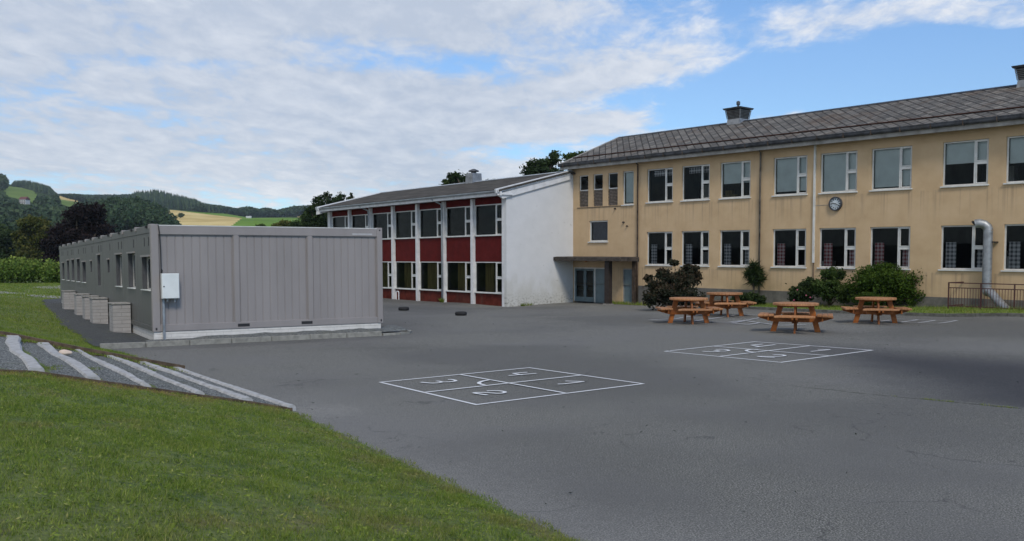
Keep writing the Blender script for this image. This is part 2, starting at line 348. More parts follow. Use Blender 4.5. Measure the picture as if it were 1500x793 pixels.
# fields -------------------------------------------------------------------
def field(name, a, b, sc=.02, st=(1, .25, 1)):
    mt, t, bs = mat_new(name); n = noise(pos(t, st), sc, 5, .6, tree=t); t.links.new(ramp(t, n, [(.35, a), (.65, b)]), bs.inputs['Base Color']); bs.inputs['Roughness'].default_value = .95; bs.inputs['Specular IOR Level'].default_value = 0; return mt
M['hill'] = field('hill_grass', (.030, .050, .022), (.050, .080, .028))
M['gold'] = field('ripe_field', (.44, .32, .12), (.66, .52, .24), .035)
M['green'] = field('green_field', (.11, .20, .03), (.17, .28, .05))
M['green2'] = field('hill_pasture', (.11, .17, .045), (.17, .23, .07))
# gravel -----------------------------------------------------------------------
def gravel(name, a, b, c, sc=42):
    mt, t, bs = mat_new(name); v = t.nodes.new('ShaderNodeTexVoronoi'); v.inputs['Scale'].default_value = sc; t.links.new(pos(t), v.inputs['Vector'])
    cc = t.nodes.new('ShaderNodeSeparateColor'); t.links.new(v.outputs['Color'], cc.inputs[0])
    k = ramp(t, cc.outputs[0], [(0, a), (.55, b), (1, c)])
    k = mixc(t, sm(t, v.outputs['Distance'], .25, .7), k, tuple(x * .35 for x in a))
    k = mixc(t, math_n(t, 'MULTIPLY', sm(t, noise(pos(t), 1.7, 5, .6, tree=t), .5, .72), .3), k, (.09, .095, .05))
    t.links.new(k, bs.inputs['Base Color']); bs.inputs['Roughness'].default_value = .85
    bump(t, bs, math_n(t, 'SUBTRACT', 1.0, v.outputs['Distance']), 1, .02); return mt
M['gravel'] = gravel('gravel', (.12, .13, .125), (.25, .265, .255), (.42, .43, .41))
M['gravel_dark'] = gravel('gravel_dark', (.045, .050, .054), (.085, .093, .098), (.16, .17, .175))
# plain paints etc -----------------------------------------------------------------
M['paint_line'] = None
mt, t, bs = mat_new('road_paint'); M['paint_line'] = mt
n = noise(pos(t), 26, 5, .75, tree=t); n_ = noise(pos(t), 2.0, 4, .6, tree=t)
wear = math_n(t, 'ADD', sm(t, n, .56, .72), math_n(t, 'MULTIPLY', sm(t, n_, .55, .75), .35), clamp=True)
t.links.new(mixc(t, math_n(t, 'MULTIPLY', wear, .8), (.66, .67, .68), (.16, .16, .165)), bs.inputs['Base Color']); bs.inputs['Roughness'].default_value = .75
mt2, t, bs = mat_new('road_paint_faded'); M['paint_faded'] = mt2
n = noise(pos(t), 18, 5, .75, tree=t); n_ = noise(pos(t), 1.5, 4, .6, tree=t)
wear = math_n(t, 'ADD', sm(t, n, .45, .65), math_n(t, 'MULTIPLY', sm(t, n_, .45, .65), .5), clamp=True)
t.links.new(mixc(t, math_n(t, 'MULTIPLY', wear, .8), (.50, .51, .53), (.13, .13, .135)), bs.inputs['Base Color']); bs.inputs['Roughness'].default_value = .8
M['clad'] = simple('grey_cladding', (.262, .242, .236), .5, .05, 1.6, spec=.3, stretch=(1, 1, .25), dirt=.12)
M['clad_side'] = simple('olive_grey_cladding', (.098, .100, .094), .5, .06, 1.2)
M['reveal'] = simple('dark_reveal', (.06, .062, .068), .6)
M['clad_dark'] = simple('dark_slot', (.02, .02, .022), .7)
M['brick_base'] = None
def brick(name, a, b, mortar, w=.4, h=.085, ms=.006, bsz=1):
    mt, t, bs = mat_new(name); tcn = t.nodes.new('ShaderNodeTexCoord'); br = t.nodes.new('ShaderNodeTexBrick')
    t.links.new(tcn.outputs['UV'], br.inputs['Vector']); br.inputs['Scale'].default_value = 1
    br.inputs['Color1'].default_value = (*a, 1); br.inputs['Color2'].default_value = (*b, 1); br.inputs['Mortar'].default_value = (*mortar, 1)
    br.inputs['Brick Width'].default_value = w; br.inputs['Row Height'].default_value = h; br.inputs['Mortar Size'].default_value = ms; br.inputs['Mortar Smooth'].default_value = .2
    c = mixc(t, .35, br.outputs[0], ramp(t, noise(pos(t), 7, 5, .6, tree=t), [(.3, tuple(x * .6 for x in a)), (.7, a)]))
    t.links.new(c, bs.inputs['Base Color']); bs.inputs['Roughness'].default_value = .85
    bump(t, bs, math_n(t, 'SUBTRACT', 1.0, br.outputs['Fac']), .6, .01); return mt
M['brick_white'] = brick('white_block_base', (.66, .635, .60), (.60, .575, .54), (.42, .41, .38), .5, .085)
M['brick_pier'] = brick('grey_block_pier', (.36, .345, .335), (.31, .30, .29), (.18, .175, .17), .5, .105)
M['concrete'] = simple('concrete', (.30, .29, .27), .9, .2, 9, bmp=.3)
M['kerb'] = simple('kerb_concrete', (.27, .265, .235), .9, .18, 7, bmp=.3, dirt=.3)
M['kerb_dark'] = simple('kerb_dark', (.13, .13, .115), .9, .25, 6, bmp=.3, dirt=.3)
M['step'] = simple('weathered_step', (.42, .42, .42), .85, .30, 9, bmp=.4, stretch=(1, 1, 1), c2=(.25, .25, .245), dirt=.2)
M['board'] = simple('brown_board', (.12, .085, .055), .85, .3, 8, stretch=(1, 1, 1), bmp=.4)
M['white_metal'] = simple('white_enamel', (.66, .69, .68), .35, .04, 3)
M['galv'] = simple('galvanised', (.34, .36, .38), .5, .18, 5, metal=.6, bmp=.05)
M['galv_box'] = simple('zinc', (.30, .31, .32), .5, .2, 4, metal=.5)
M['black'] = simple('black_plastic', (.02, .02, .02), .5)
M['white_paint'] = simple('white_paint', (.66, .67, .68), .6, .08, 3, dirt=.18)
M['white_frame'] = simple('white_frame', (.62, .63, .61), .5, .10, 3)
M['red_panel'] = simple('red_panel', (.105, .012, .011), .75, .12, 2.5, spec=.1)
M['red_base'] = simple('red_plinth', (.120, .026, .018), .85, .25, 2.2, bmp=.2, dirt=.3, spec=.1)
M['brown_wood'] = simple('dark_brown_wood', (.035, .026, .022), .7, .2, 5)
M['rust_pipe'] = simple('rusty_pipe', (.105, .075, .055), .7, .35, 5, metal=.2)
M['grey_pipe'] = simple('grey_pipe', (.20, .18, .155), .7, .3, 4)
M['rail_red'] = simple('dark_red_paint', (.075, .028, .026), .55, .15, 5)
M['canopy'] = simple('weathered_canopy', (.075, .062, .052), .9, .35, 6, bmp=.5)
M['fascia'] = simple('grey_fascia', (.36, .35, .33), .7, .18, 3, dirt=.4)
M['gutter'] = simple('old_gutter', (.075, .08, .092), .5, .3, 3, metal=.3, dirt=.4)
M['gutter_white'] = simple('pale_gutter', (.36, .40, .43), .6, .15, 2.5, dirt=.35)
M['rubber'] = simple('tyre_rubber', (.018, .018, .019), .8)
M['door_blue'] = simple('blue_grey_door', (.13, .19, .215), .45, .12, 3)
M['blind'] = simple('window_blind', (.62, .70, .71), .8, .06, 2)
M['blind_grey'] = simple('grey_blind', (.16, .16, .19), .8)
M['curtain_green'] = simple('ochre_curtain', (.25, .20, .07), .9, .25, 3, stretch=(6, 6, .3))
M['interior'] = simple('room', (.075, .078, .066), .95, .2, 1, spec=.05)
M['ceiling'] = simple('room_ceiling', (.16, .16, .15), .9)
M['louvre'] = simple('weathered_slats', (.20, .17, .145), .8, .25, 8)
def gingham(name, light, dark):
    mt, t, bs = mat_new(name); su = t.nodes.new('ShaderNodeSeparateXYZ'); t.links.new(pos(t, kind='UV'), su.inputs[0])
    st = [math_n(t, 'GREATER_THAN', math_n(t, 'FRACT', math_n(t, 'MULTIPLY', su.outputs[k], 6.5)), .5) for k in (0, 1)]
    t.links.new(mixc(t, math_n(t, 'MULTIPLY', math_n(t, 'ADD', *st), .5), light, dark), bs.inputs['Base Color']); bs.inputs['Roughness'].default_value = .9
    return mt
M['check'] = gingham('checked_curtain', (.50, .51, .54), (.07, .075, .09)); M['check_red'] = gingham('red_checked_curtain', (.52, .44, .45), (.20, .035, .045))
# glass: thin pane, fresnel reflection over transparency
mt = bpy.data.materials.new('window_glass'); mt.use_nodes = True; t = mt.node_tree; t.nodes.clear(); M['glass'] = mt
fr = t.nodes.new('ShaderNodeFresnel'); fr.inputs[0].default_value = 1.45
gl = t.nodes.new('ShaderNodeBsdfGlossy'); gl.inputs['Roughness'].default_value = .03; gl.inputs[0].default_value = (.30, .34, .34, 1)
tp = t.nodes.new('ShaderNodeBsdfTransparent'); tp.inputs[0].default_value = (.88, .91, .90, 1)
ms = t.nodes.new('ShaderNodeMixShader'); t.links.new(fr.outputs[0], ms.inputs[0]); t.links.new(tp.outputs[0], ms.inputs[1]); t.links.new(gl.outputs[0], ms.inputs[2])
mo = t.nodes.new('ShaderNodeOutputMaterial'); t.links.new(ms.outputs[0], mo.inputs[0])
def glass2():
    mt = bpy.data.materials.new('cabin_glass'); mt.use_nodes = True; t = mt.node_tree; t.nodes.clear()
    fr = t.nodes.new('ShaderNodeFresnel'); gl = t.nodes.new('ShaderNodeBsdfGlossy'); gl.inputs['Roughness'].default_value = .04; gl.inputs[0].default_value = (.75, .8, .85, 1)
    tp = t.nodes.new('ShaderNodeBsdfTransparent'); ms = t.nodes.new('ShaderNodeMixShader'); t.links.new(fr.outputs[0], ms.inputs[0]); t.links.new(tp.outputs[0], ms.inputs[1]); t.links.new(gl.outputs[0], ms.inputs[2])
    mo = t.nodes.new('ShaderNodeOutputMaterial'); t.links.new(ms.outputs[0], mo.inputs[0]); return mt
M['glass2'] = glass2()
gb = t.nodes.new('ShaderNodeBump'); gb.inputs['Strength'].default_value = .04; t.links.new(noise(pos(t), 1.2, 2, .5, tree=t), gb.inputs['Height']); t.links.new(gb.outputs[0], gl.inputs['Normal'])
# pine wood of the tables
mt, t, bs = mat_new('stained_pine'); M['pine'] = mt
n = noise(pos(t, (3, 3, 3), kind='Object'), 3.5, 5, .6, .5, tree=t); n_ = noise(pos(t, (1, 12, 1), kind='Object'), 4, 4, .6, tree=t)
t.links.new(mixc(t, .4, ramp(t, n, [(.3, (.15, .042, .009)), (.55, (.28, .088, .018)), (.75, (.38, .14, .035))]), ramp(t, n_, [(.3, (.15, .045, .010)), (.7, (.36, .125, .03))])), bs.inputs['Base Color'])
bs.inputs['Roughness'].default_value = .5; bs.inputs['Specular IOR Level'].default_value = .25
def per_object(t, bs, amt):
    oi = t.nodes.new('ShaderNodeObjectInfo'); l = bs.inputs['Base Color'].links[0].from_socket
    hs = t.nodes.new('ShaderNodeHueSaturation'); t.links.new(l, hs.inputs['Color']); t.links.new(math_n(t, 'MULTIPLY_ADD', oi.outputs['Random'], amt, 1 - amt / 2), hs.inputs['Value']); t.links.new(hs.outputs[0], bs.inputs['Base Color'])
per_object(t, bs, .45)
mt, t, bs = mat_new('weathered_pine_top'); M['pine_top'] = mt
n = noise(pos(t, (14, 2, 2), kind='Object'), 3, 5, .6, tree=t)
t.links.new(ramp(t, n, [(.3, (.20, .085, .032)), (.55, (.36, .165, .065)), (.75, (.46, .25, .12))]), bs.inputs['Base Color']); bs.inputs['Roughness'].default_value = .55; per_object(t, bs, .3)
# yellow render, in building coordinates via UV (u, w)
mt, t, bs = mat_new('yellow_render'); M['yellow'] = mt
uv = pos(t, kind='UV'); su = t.nodes.new('ShaderNodeSeparateXYZ'); t.links.new(uv, su.inputs[0]); UU, WW, _ = su.outputs
a = noise(uv, 1.1, 6, .62, tree=t); streak = noise(pos(t, (5.5, .28, 1), kind='UV'), 1.0, 5, .6, tree=t); fi = noise(uv, 40, 4, .7, tree=t)
c = ramp(t, a, [(.25, (.455, .322, .190)), (.5, (.525, .382, .232)), (.75, (.575, .425, .270))])
c = mixc(t, math_n(t, 'MULTIPLY', sm(t, streak, .52, .78), .10), c, (.28, .21, .145))
belts = None
for w0 in (4.80, 1.62):      # run-off stains hanging below the sills
    b_ = math_n(t, 'MULTIPLY', sm(t, WW, w0 - 1.5, w0 - .05), sm(t, math_n(t, 'MULTIPLY', WW, -1), -w0 - .02, -w0 + .03))
    belts = b_ if belts is None else math_n(t, 'ADD', belts, b_)
c = mixc(t, math_n(t, 'MULTIPLY', math_n(t, 'MULTIPLY', belts, sm(t, noise(pos(t, (9, .15, 1), kind='UV'), 1.0, 4, .6, tree=t), .48, .70)), .5), c, (.20, .155, .115))
c = mixc(t, math_n(t, 'MULTIPLY', math_n(t, 'MULTIPLY', sm(t, math_n(t, 'MULTIPLY', WW, -1), -1.3, -.5), sm(t, noise(uv, 1.7, 5, .6, tree=t), .45, .7)), .4), c, (.24, .19, .11))
c = mixc(t, .10, c, ramp(t, fi, [(.3, (.15, .11, .06)), (.7, (.5, .4, .25))]))
t.links.new(c, bs.inputs['Base Color']); bs.inputs['Roughness'].default_value = .9; bs.inputs['Specular IOR Level'].default_value = .2
bump(t, bs, fi, .25, .006)
mt, t, bs = mat_new('grey_foundation'); M['found'] = mt
n = noise(pos(t), 2.2, 6, .65, tree=t); t.links.new(ramp(t, n, [(.3, (.075, .072, .066)), (.6, (.15, .143, .13)), (.8, (.19, .175, .14))]), bs.inputs['Base Color']); bs.inputs['Roughness'].default_value = .9
bump(t, bs, noise(pos(t), 40, 4, .7, tree=t), .3, .01)
# white rendered gable with damp and algae low down (UV = p, w)
mt, t, bs = mat_new('white_render'); M['white_render'] = mt
uv = pos(t, kind='UV'); su = t.nodes.new('ShaderNodeSeparateXYZ'); t.links.new(uv, su.inputs[0]); UU, WW, _ = su.outputs
a = noise(uv, 1.4, 6, .65, tree=t); fi = noise(uv, 30, 4, .7, tree=t)
c = ramp(t, a, [(.25, (.545, .555, .565)), (.6, (.60, .61, .62)), (.8, (.62, .63, .64))])
low = math_n(t, 'SUBTRACT', 1.0, sm(t, math_n(t, 'ADD', WW, math_n(t, 'MULTIPLY', math_n(t, 'SUBTRACT', noise(pos(t, (1.2, .5, 1), kind='UV'), 1.6, 5, .6, tree=t), .5), 3.2)), -.1, 1.5))
c = mixc(t, math_n(t, 'MULTIPLY', low, .42), c, (.36, .35, .28))
low2 = math_n(t, 'MULTIPLY', math_n(t, 'SUBTRACT', 1.0, sm(t, WW, -.3, .5)), sm(t, noise(uv, 9, 5, .7, tree=t), .5, .62))
c = mixc(t, math_n(t, 'MULTIPLY', low2, .6), c, (.12, .115, .09))
c = mixc(t, math_n(t, 'MULTIPLY', sm(t, noise(pos(t, (1, 1, 1), kind='UV'), 5, 2, .5, tree=t), .70, .74), .5), c, (.30, .28, .26))
t.links.new(c, bs.inputs['Base Color']); bs.inputs['Roughness'].default_value = .85; bump(t, bs, fi, .3, .01)
# roofs ------------------------------------------------------------------
mt, t, bs = mat_new('slate_roof'); M['slate'] = mt
su = t.nodes.new('ShaderNodeSeparateXYZ'); t.links.new(pos(t, kind='UV'), su.inputs[0]); q = .62 * math.sqrt(2)
u_, s_ = math_n(t, 'DIVIDE', su.outputs[0], .46), math_n(t, 'DIVIDE', su.outputs[1], .50); a_ = math_n(t, 'ADD', u_, s_); b_ = math_n(t, 'SUBTRACT', u_, s_)
def edge_(x): return math_n(t, 'ABSOLUTE', math_n(t, 'SUBTRACT', math_n(t, 'FRACT', x), .5))
mort = math_n(t, 'MAXIMUM', sm(t, edge_(a_), .39, .47), sm(t, edge_(b_), .40, .47))
cv = t.nodes.new('ShaderNodeCombineXYZ'); t.links.new(math_n(t, 'FLOOR', a_), cv.inputs[0]); t.links.new(math_n(t, 'FLOOR', b_), cv.inputs[1])
wn = t.nodes.new('ShaderNodeTexWhiteNoise'); wn.noise_dimensions = '3D'; t.links.new(cv.outputs[0], wn.inputs['Vector'])
c = ramp(t, wn.outputs['Value'], [(0, (.085, .082, .079)), (.45, (.140, .133, .124)), (.8, (.195, .182, .166)), (1, (.255, .238, .212))])
n = noise(pos(t), .8, 6, .65, tree=t)
c = mixc(t, math_n(t, 'MULTIPLY', sm(t, n, .50, .66), .65), c, (.125, .078, .050))
c = mixc(t, .4, c, ramp(t, noise(pos(t), 7, 5, .75, tree=t), [(.35, (.04, .04, .04)), (.65, (.17, .165, .155))]))
c = mixc(t, math_n(t, 'MULTIPLY', mort, .75), c, (.018, .016, .015))
t.links.new(c, bs.inputs['Base Color']); bs.inputs['Roughness'].default_value = .9; bs.inputs['Specular IOR Level'].default_value = .1
bump(t, bs, math_n(t, 'SUBTRACT', 1.0, mort), .9, .03)
mt, t, bs = mat_new('felt_roof'); M['felt'] = mt
wv = t.nodes.new('ShaderNodeTexWave'); wv.bands_direction = 'Y'; wv.inputs['Scale'].default_value = 1.1; wv.inputs['Distortion'].default_value = 1.2; wv.inputs['Detail'].default_value = 4
t.links.new(pos(t, kind='UV'), wv.inputs['Vector']); n = noise(pos(t, (.5, 3, 1), kind='UV'), 1.0, 6, .7, tree=t)
c = ramp(t, n, [(.35, (.030, .028, .025)), (.52, (.070, .064, .056)), (.70, (.135, .122, .104))]); c = mixc(t, math_n(t, 'MULTIPLY', sm(t, wv.outputs[0], .6, 1), .3), c, (.035, .033, .03))
t.links.new(c, bs.inputs['Base Color']); bs.inputs['Roughness'].default_value = .9; bs.inputs['Specular IOR Level'].default_value = .1; bump(t, bs, wv.outputs[0], .4, .02)

def uvset(o, fn):                      # per-vertex uv from local mesh coords given by fn(world vertex)
    me = o.data; l = me.uv_layers.new(name='uv')
    for lp in me.loops: l.data[lp.index].uv = fn(me.vertices[lp.vertex_index].co)
    return o

# ------------------------------------------------------------------ ground
ZG = lambda x, y: float(G(np.array(float(x)), np.array(float(y))))
def rows_sheet(name, ys, left, right, nx, mat, zf, power=1.0):
    V = []
    for y in ys:
        xl, xr = left(y), right(y); s = np.linspace(0, 1, nx) ** power
        x = xl + (xr - xl) * s; V.append(np.stack([x, np.full(nx, y), zf(x, np.full(nx, y))], -1))
    V = np.array(V).reshape(-1, 3); n = nx; f = []
    idx = np.arange(len(ys) * nx).reshape(len(ys), nx)
    f = np.stack([idx[:-1, :-1], idx[:-1, 1:], idx[1:, 1:], idx[1:, :-1]], -1).reshape(-1, 4)
    return npmesh(name, V, f, mat, smooth=True)
ysA = np.concatenate([np.arange(-12, 24, .4), np.arange(24, 72, .5), np.arange(72, 130, 3)])
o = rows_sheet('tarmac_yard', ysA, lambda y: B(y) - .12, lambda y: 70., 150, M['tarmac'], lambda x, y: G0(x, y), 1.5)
tag(o, kind='structure')
o = rows_sheet('lawn', ysA, lambda y: B(y), lambda y: B(y) - (80. if y > 30 else 45), 120, M['lawn'], lambda x, y: G(x, y) + .012 * (B(y) - x > .02), 2.2)
tag(o, kind='structure')

# gravel strip between lawn and the modular building, and in front of it
CO = np.array([-8.8453, 22.4731]); CT = .53586; CU = np.array([math.cos(CT), math.sin(CT)]); CV = np.array([-math.sin(CT), math.cos(CT)])
CZ = .3045; CH = 2.651; CL = 6.07; CN = 11; CW = 2.44
def cf(u, v, w):                       # building coords: u along front, v along side, w up
    q = CO + CU * u + CV * v; return (q[0], q[1], CZ + w - .007 * v)
ys = np.concatenate([np.arange(21.26, 30, .3), np.arange(30, 51, .6)])
o = rows_sheet('gravel_strip', ys, lambda y: B(y) - .25 + .1 * math.sin(y * 2.1), lambda y: min((CO[0] + CV[0] / CV[1] * (y - CO[1])) + .8, -8.55 + 1.68 * (y - 21.9)), 10, M['gravel_dark'], lambda x, y: G0(x, y) + .06 + .02 * np.sin(x * 5 + y * 3))
tag(o, kind='structure')
# front gravel
mb = MB(); n = 26
for i in range(n + 1):
    u = -.2 + 6.9 * i / n
    for j, (v, zz) in enumerate(((.1, .095 + .07 * min(1, i / 8) + .018 * math.sin(i * 1.3) + .012 * math.sin(i * 3.1)), (-.35, .10 + .03 * min(1, i / 8) + .012 * math.sin(i * 2.3)), (-.60, .10))):
        if u > 6.07: v = v + (.3 if j == 0 else .0) + (u - 6.07) * .25
        q = CO + CU * u + CV * v; mb.v.append((q[0], q[1], zz))
mb.f = [(i * 3 + j, (i + 1) * 3 + j, (i + 1) * 3 + j + 1, i * 3 + j + 1) for i in range(n) for j in range(2)]
o = mb.build('gravel_bed', M['gravel']); tag(o, kind='structure')
# path and small grey slab on the far lawn, draped over the ground
def drape(name, left, right, mat, off=.03, n=24):
    def res(pts):
        pts = np.array([hit(*p)[:2] for p in pts]); s = np.r_[0, np.cumsum(np.hypot(*np.diff(pts, axis=0).T))]; tt = np.linspace(0, s[-1], n)
        return np.stack([np.interp(tt, s, pts[:, 0]), np.interp(tt, s, pts[:, 1])], -1)
    a, b = res(left), res(right); V = []
    for k in range(5):
        c = a + (b - a) * k / 4; V.append(np.c_[c, G(c[:, 0], c[:, 1]) + off])
    V = np.concatenate(V); idx = np.arange(5 * n).reshape(5, n)
    f = np.stack([idx[:-1, :-1], idx[:-1, 1:], idx[1:, 1:], idx[1:, :-1]], -1).reshape(-1, 4)
    o = npmesh(name, V, f, mat); tag(o, kind='structure'); return o
drape('path', [(-40, 425.5), (0, 427.2), (40, 430.5), (75, 434.0), (100, 435.5)], [(-40, 429), (0, 431), (40, 434.5), (72, 437.3), (100, 438.5)], M['concrete'])
drape('paved_slab', [(48, 421.2), (62, 420.2), (100, 418.5)], [(48, 421.8), (70, 423.4), (100, 424.0)], M['concrete'])

# ------------------------------------------------------------------ gravel stair path
nb = np.array([(-3.06, 12.50), (-3.62, 12.33), (-4.13, 11.95), (-4.68, 11.59), (-5.20, 11.25), (-5.75, 10.95), (-6.6, 10.45), (-7.6, 9.9)])
fb = np.array([(-6.16, 16.62), (-6.68, 16.42), (-7.21, 16.28), (-7.75, 16.20), (-8.42, 16.30), (-9.10, 16.43), (-10.0, 16.5), (-11.2, 16.6)])
nd = lambda q: float((B(q[1]) - q[0]) * .855)
mb = MB(); K = 30
for k in range(7):
    a0, a1, b0, b1 = nb[k], nb[k + 1], fb[k], fb[k + 1]
    base = len(mb.v)
    for i in range(K + 1):
        s = i / K; p0 = a0 + (b0 - a0) * s; p1 = a1 + (b1 - a1) * s
        z0 = ZG(*p0); z1 = ZG(*p1)
        for j in range(4):
            r = j / 3; q = p0 + (p1 - p0) * r
            mb.v.append((q[0], q[1], z0 + .05 + (z1 - z0) * r * .55 + .008 * random.random()))
        mb.v.append((p1[0], p1[1], z1 + .03))
    mb.f += [(base + i * 5 + j, base + (i + 1) * 5 + j, base + (i + 1) * 5 + j + 1, base + i * 5 + j + 1) for i in range(K) for j in range(4)]
o = mb.build('gravel_stair', M['gravel']); tag(o, kind='structure')
wob = [.008, .012, .045, .018, .05, .085, .1]
labs = ['lowest pale weathered step edge of the gravel stair, lying against the tarmac', 'second pale step edge up the gravel stair, straight and long', 'third pale step edge up the gravel stair, wavy in its upper half',
        'fourth pale step edge up the gravel stair, narrow and straight', 'fifth pale step edge up the gravel stair, broad and bent near the pale stone', 'topmost visible pale step edge of the gravel stair, with a big wavy bulge']
for k in range(6):
    a = nb[k] + (nb[0] - nb[1]) * .02; b = fb[k]; K = 36; mb = MB()
    d = (b - a) / np.linalg.norm(b - a); nrm = np.array([d[1], -d[0]])    # towards the tarmac
    if nrm @ np.array([.855, .517]) < 0: nrm = -nrm
    ph = k * 1.7
    wl = [1.1, 1.3, .8, 1.2, .85, .75][k]
    for i in range(K + 1):
        s = i / K; c = a + (b - a) * s
        dev = wob[k] * (math.sin(s * 7.5 * wl + ph) * .7 + math.sin(s * 17 + ph * 2) * .2) * min(1, s * 2) + .004 * random.uniform(-1, 1)
        w_ = [.12, .13, .12, .11, .135, .15][k] + .02 * math.sin(s * 7 + ph) + .006 * random.uniform(-1, 1)
        if k in (4, 5): w_ += .05 * s
        c = c + nrm * dev; z0 = ZG(*(a + (b - a) * s)); zt = z0 + .085 + .004 * random.uniform(-1, 1)
        for off, zz in ((w_ / 2 + .02, z0 - .12), (w_ / 2 + .01, zt - .03), (w_ / 2 - .02, zt), (-w_ / 2 + .02, zt + .004), (-w_ / 2, zt - .02), (-w_ / 2, z0 - .1)):
            q = c + nrm * off; mb.v.append((q[0], q[1], zz))
    mb.f = [(i * 6 + j, (i + 1) * 6 + j, (i + 1) * 6 + j + 1, i * 6 + j + 1) for i in range(K) for j in range(5)]
    mb.f += [tuple(range(6)), tuple(K * 6 + j for j in range(6))[::-1]]
    o = mb.build('stair_step', M['step']); tag(o, labs[k], 'step', 'pale step edges of the gravel stair')
for nm, line, lab, hgt, lo in (('board_edging', nb, 'weathered brown board edging along the near lower side of the gravel stair', .05, .0), ('board_edging', fb, 'brown board edging along the far side of the gravel stair, below the lawn bank', .14, 0)):
    mb = MB(); L = [line[0] + (line[0] - line[1]) * (.05 if line is nb else .3)] + list(line)
    for i in range(len(L) - 1):
        a, b = L[i], L[i + 1]; d = (b - a) / np.linalg.norm(b - a); nr = np.array([-d[1], d[0]]) * .022
        za, zb = ZG(*a), ZG(*b)
        mb.hull([(*(a + nr), za - .2), (*(a - nr), za - .2), (*(a - nr), za + hgt), (*(a + nr), za + hgt)], [(*(b + nr), zb - .2), (*(b - nr), zb - .2), (*(b - nr), zb + hgt), (*(b + nr), zb + hgt)])
    o = mb.build(nm, M['board']); tag(o, lab, 'edging', 'board edgings of the gravel stair')
# pale stone
def stone(name, loc, s, mat, lab, cat, seed):
    bm = bmesh.new(); bmesh.ops.create_icosphere(bm, subdivisions=3, radius=1); 
    for v in bm.verts:
        n_ = v.co.copy(); k = 1 + .12 * math.sin(n_.x * 3 + seed) + .08 * math.sin(n_.y * 5 + 1); v.co = Vector((n_.x * s[0] * k, n_.y * s[1] * k, n_.z * s[2] * k))
    me = bpy.data.meshes.new(name); bm.to_mesh(me); bm.free(); me.shade_smooth(); o = link(name, me, mat); o.location = loc; return tag(o, lab, cat)
P = hit(96, 523.5); stone('stone', (P[0], P[1], P[2] + .07), (.11, .07, .05), simple('pale_stone', (.62, .50, .40), .7), 'small pale pinkish stone lying on the stair gravel', 'stone', 3)

# ------------------------------------------------------------------ painted courts
def strip(mb, pts, w, z):
    pts = [np.array(p, float) for p in pts]; n = len(pts); L_, R_ = [], []
    for i in range(n):
        d = pts[min(i + 1, n - 1)] - pts[max(i - 1, 0)]; d /= np.linalg.norm(d); nn = np.array([-d[1], d[0]]) * w / 2
        L_.append(pts[i] + nn); R_.append(pts[i] - nn)
    vs = []
    for a, b in zip(L_, R_): vs += [(a[0], a[1], ZG(*a) + z), (b[0], b[1], ZG(*b) + z)]
    mb.add(vs, [(2 * i, 2 * i + 1, 2 * i + 3, 2 * i + 2) for i in range(n - 1)])
def dens_(a, b, k=8): a = np.array(a); b = np.array(b); return [a + (b - a) * i / k for i in range(k + 1)]
def smooth_pts(pts, k=4):
    P_ = [np.array(p, float) for p in pts]; out = []
    for i in range(len(P_) - 1):
        p0, p1, p2, p3 = P_[max(i - 1, 0)], P_[i], P_[i + 1], P_[min(i + 2, len(P_) - 1)]
        for j in range(k):
            s = j / k; out.append(.5 * ((2 * p1) + (-p0 + p2) * s + (2 * p0 - 5 * p1 + 4 * p2 - p3) * s * s + (-p0 + 3 * p1 - 3 * p2 + p3) * s ** 3))
    return out + [P_[-1]]
def court(name, corners, digits, arc, mat, lab, w=.055):
    g = lambda p: gpt(*p)[:2]
    c = [g(p) for p in corners]; mb = MB(); z = .008
    segs = [(c[0], c[1]), (c[1], c[2]), (c[2], c[3]), (c[3], c[0]), ((c[0] + c[1]) / 2, (c[2] + c[3]) / 2), ((c[1] + c[2]) / 2, (c[3] + c[0]) / 2)]
    for i, (a, b) in enumerate(segs):
        d = (b - a) / np.linalg.norm(b - a) * w / 2
        strip(mb, dens_(a - d, b + d) if i < 4 else dens_(a, b), w, z + i * .0012)
    root = mb.build(name, mat, recalc=False); tag(root, lab, 'court marking', 'four-square courts painted on the yard')
    for nm, strokes, sm_, ww in digits:
        m2 = MB()
        for j, s_ in enumerate(strokes):
            pts = [g(p) for p in s_]; pts = smooth_pts(pts) if sm_ else pts
            strip(m2, pts, ww, z + .008 + j * .0012)
        m2.build(nm, mat, root, recalc=False)
    m2 = MB(); strip(m2, smooth_pts([g(p) for p in arc]), w * 1.2, z + .010); m2.build('painted_arc', mat, root, recalc=False)
za = lambda x, y: (610 + x / 12.5, 545 + y / 12.5); zb = lambda x, y: (730 + x / 10, 535 + y / 10); zc_ = lambda x, y: (1000 + x / 6.52, 495 + y / 6.52)
court('four_square_court', [(557.7, 560.9), (698.1, 593.7), (941.4, 563.1), (775.5, 539.6)],
    [('painted_three', [[za(580, 155), za(650, 156), za(715, 172), za(700, 186), za(600, 197), za(470, 200)], [za(365, 183), za(430, 190), za(462, 203), za(400, 217), za(280, 222), za(170, 214), za(80, 205)]], True, .06),
     ('painted_two', [[(693.5, 576.8), (699, 578.2), (714, 580.2)], [(693.5, 576.8), (710, 576.6), (728, 577.8), (737, 577.3), (739.5, 575.6), (732, 574.3), (722, 574.0), (713, 574.4)]], True, .06),
     ('painted_four', [[zb(425, 116), zb(215, 133)], [zb(215, 133), zb(345, 158)], [zb(150, 168), zb(560, 134)]], False, .055),
     ('painted_one', [[zb(870, 291), zb(960, 288), zb(1255, 254)], [zb(1255, 254), zb(980, 247)]], False, .055)],
    [za(1370, 158), za(1230, 182), za(1150, 212), za(1160, 236), za(1250, 258)], M['paint_line'],
    'nearer crisp white four-square court with numbers 1 to 4 on open tarmac')
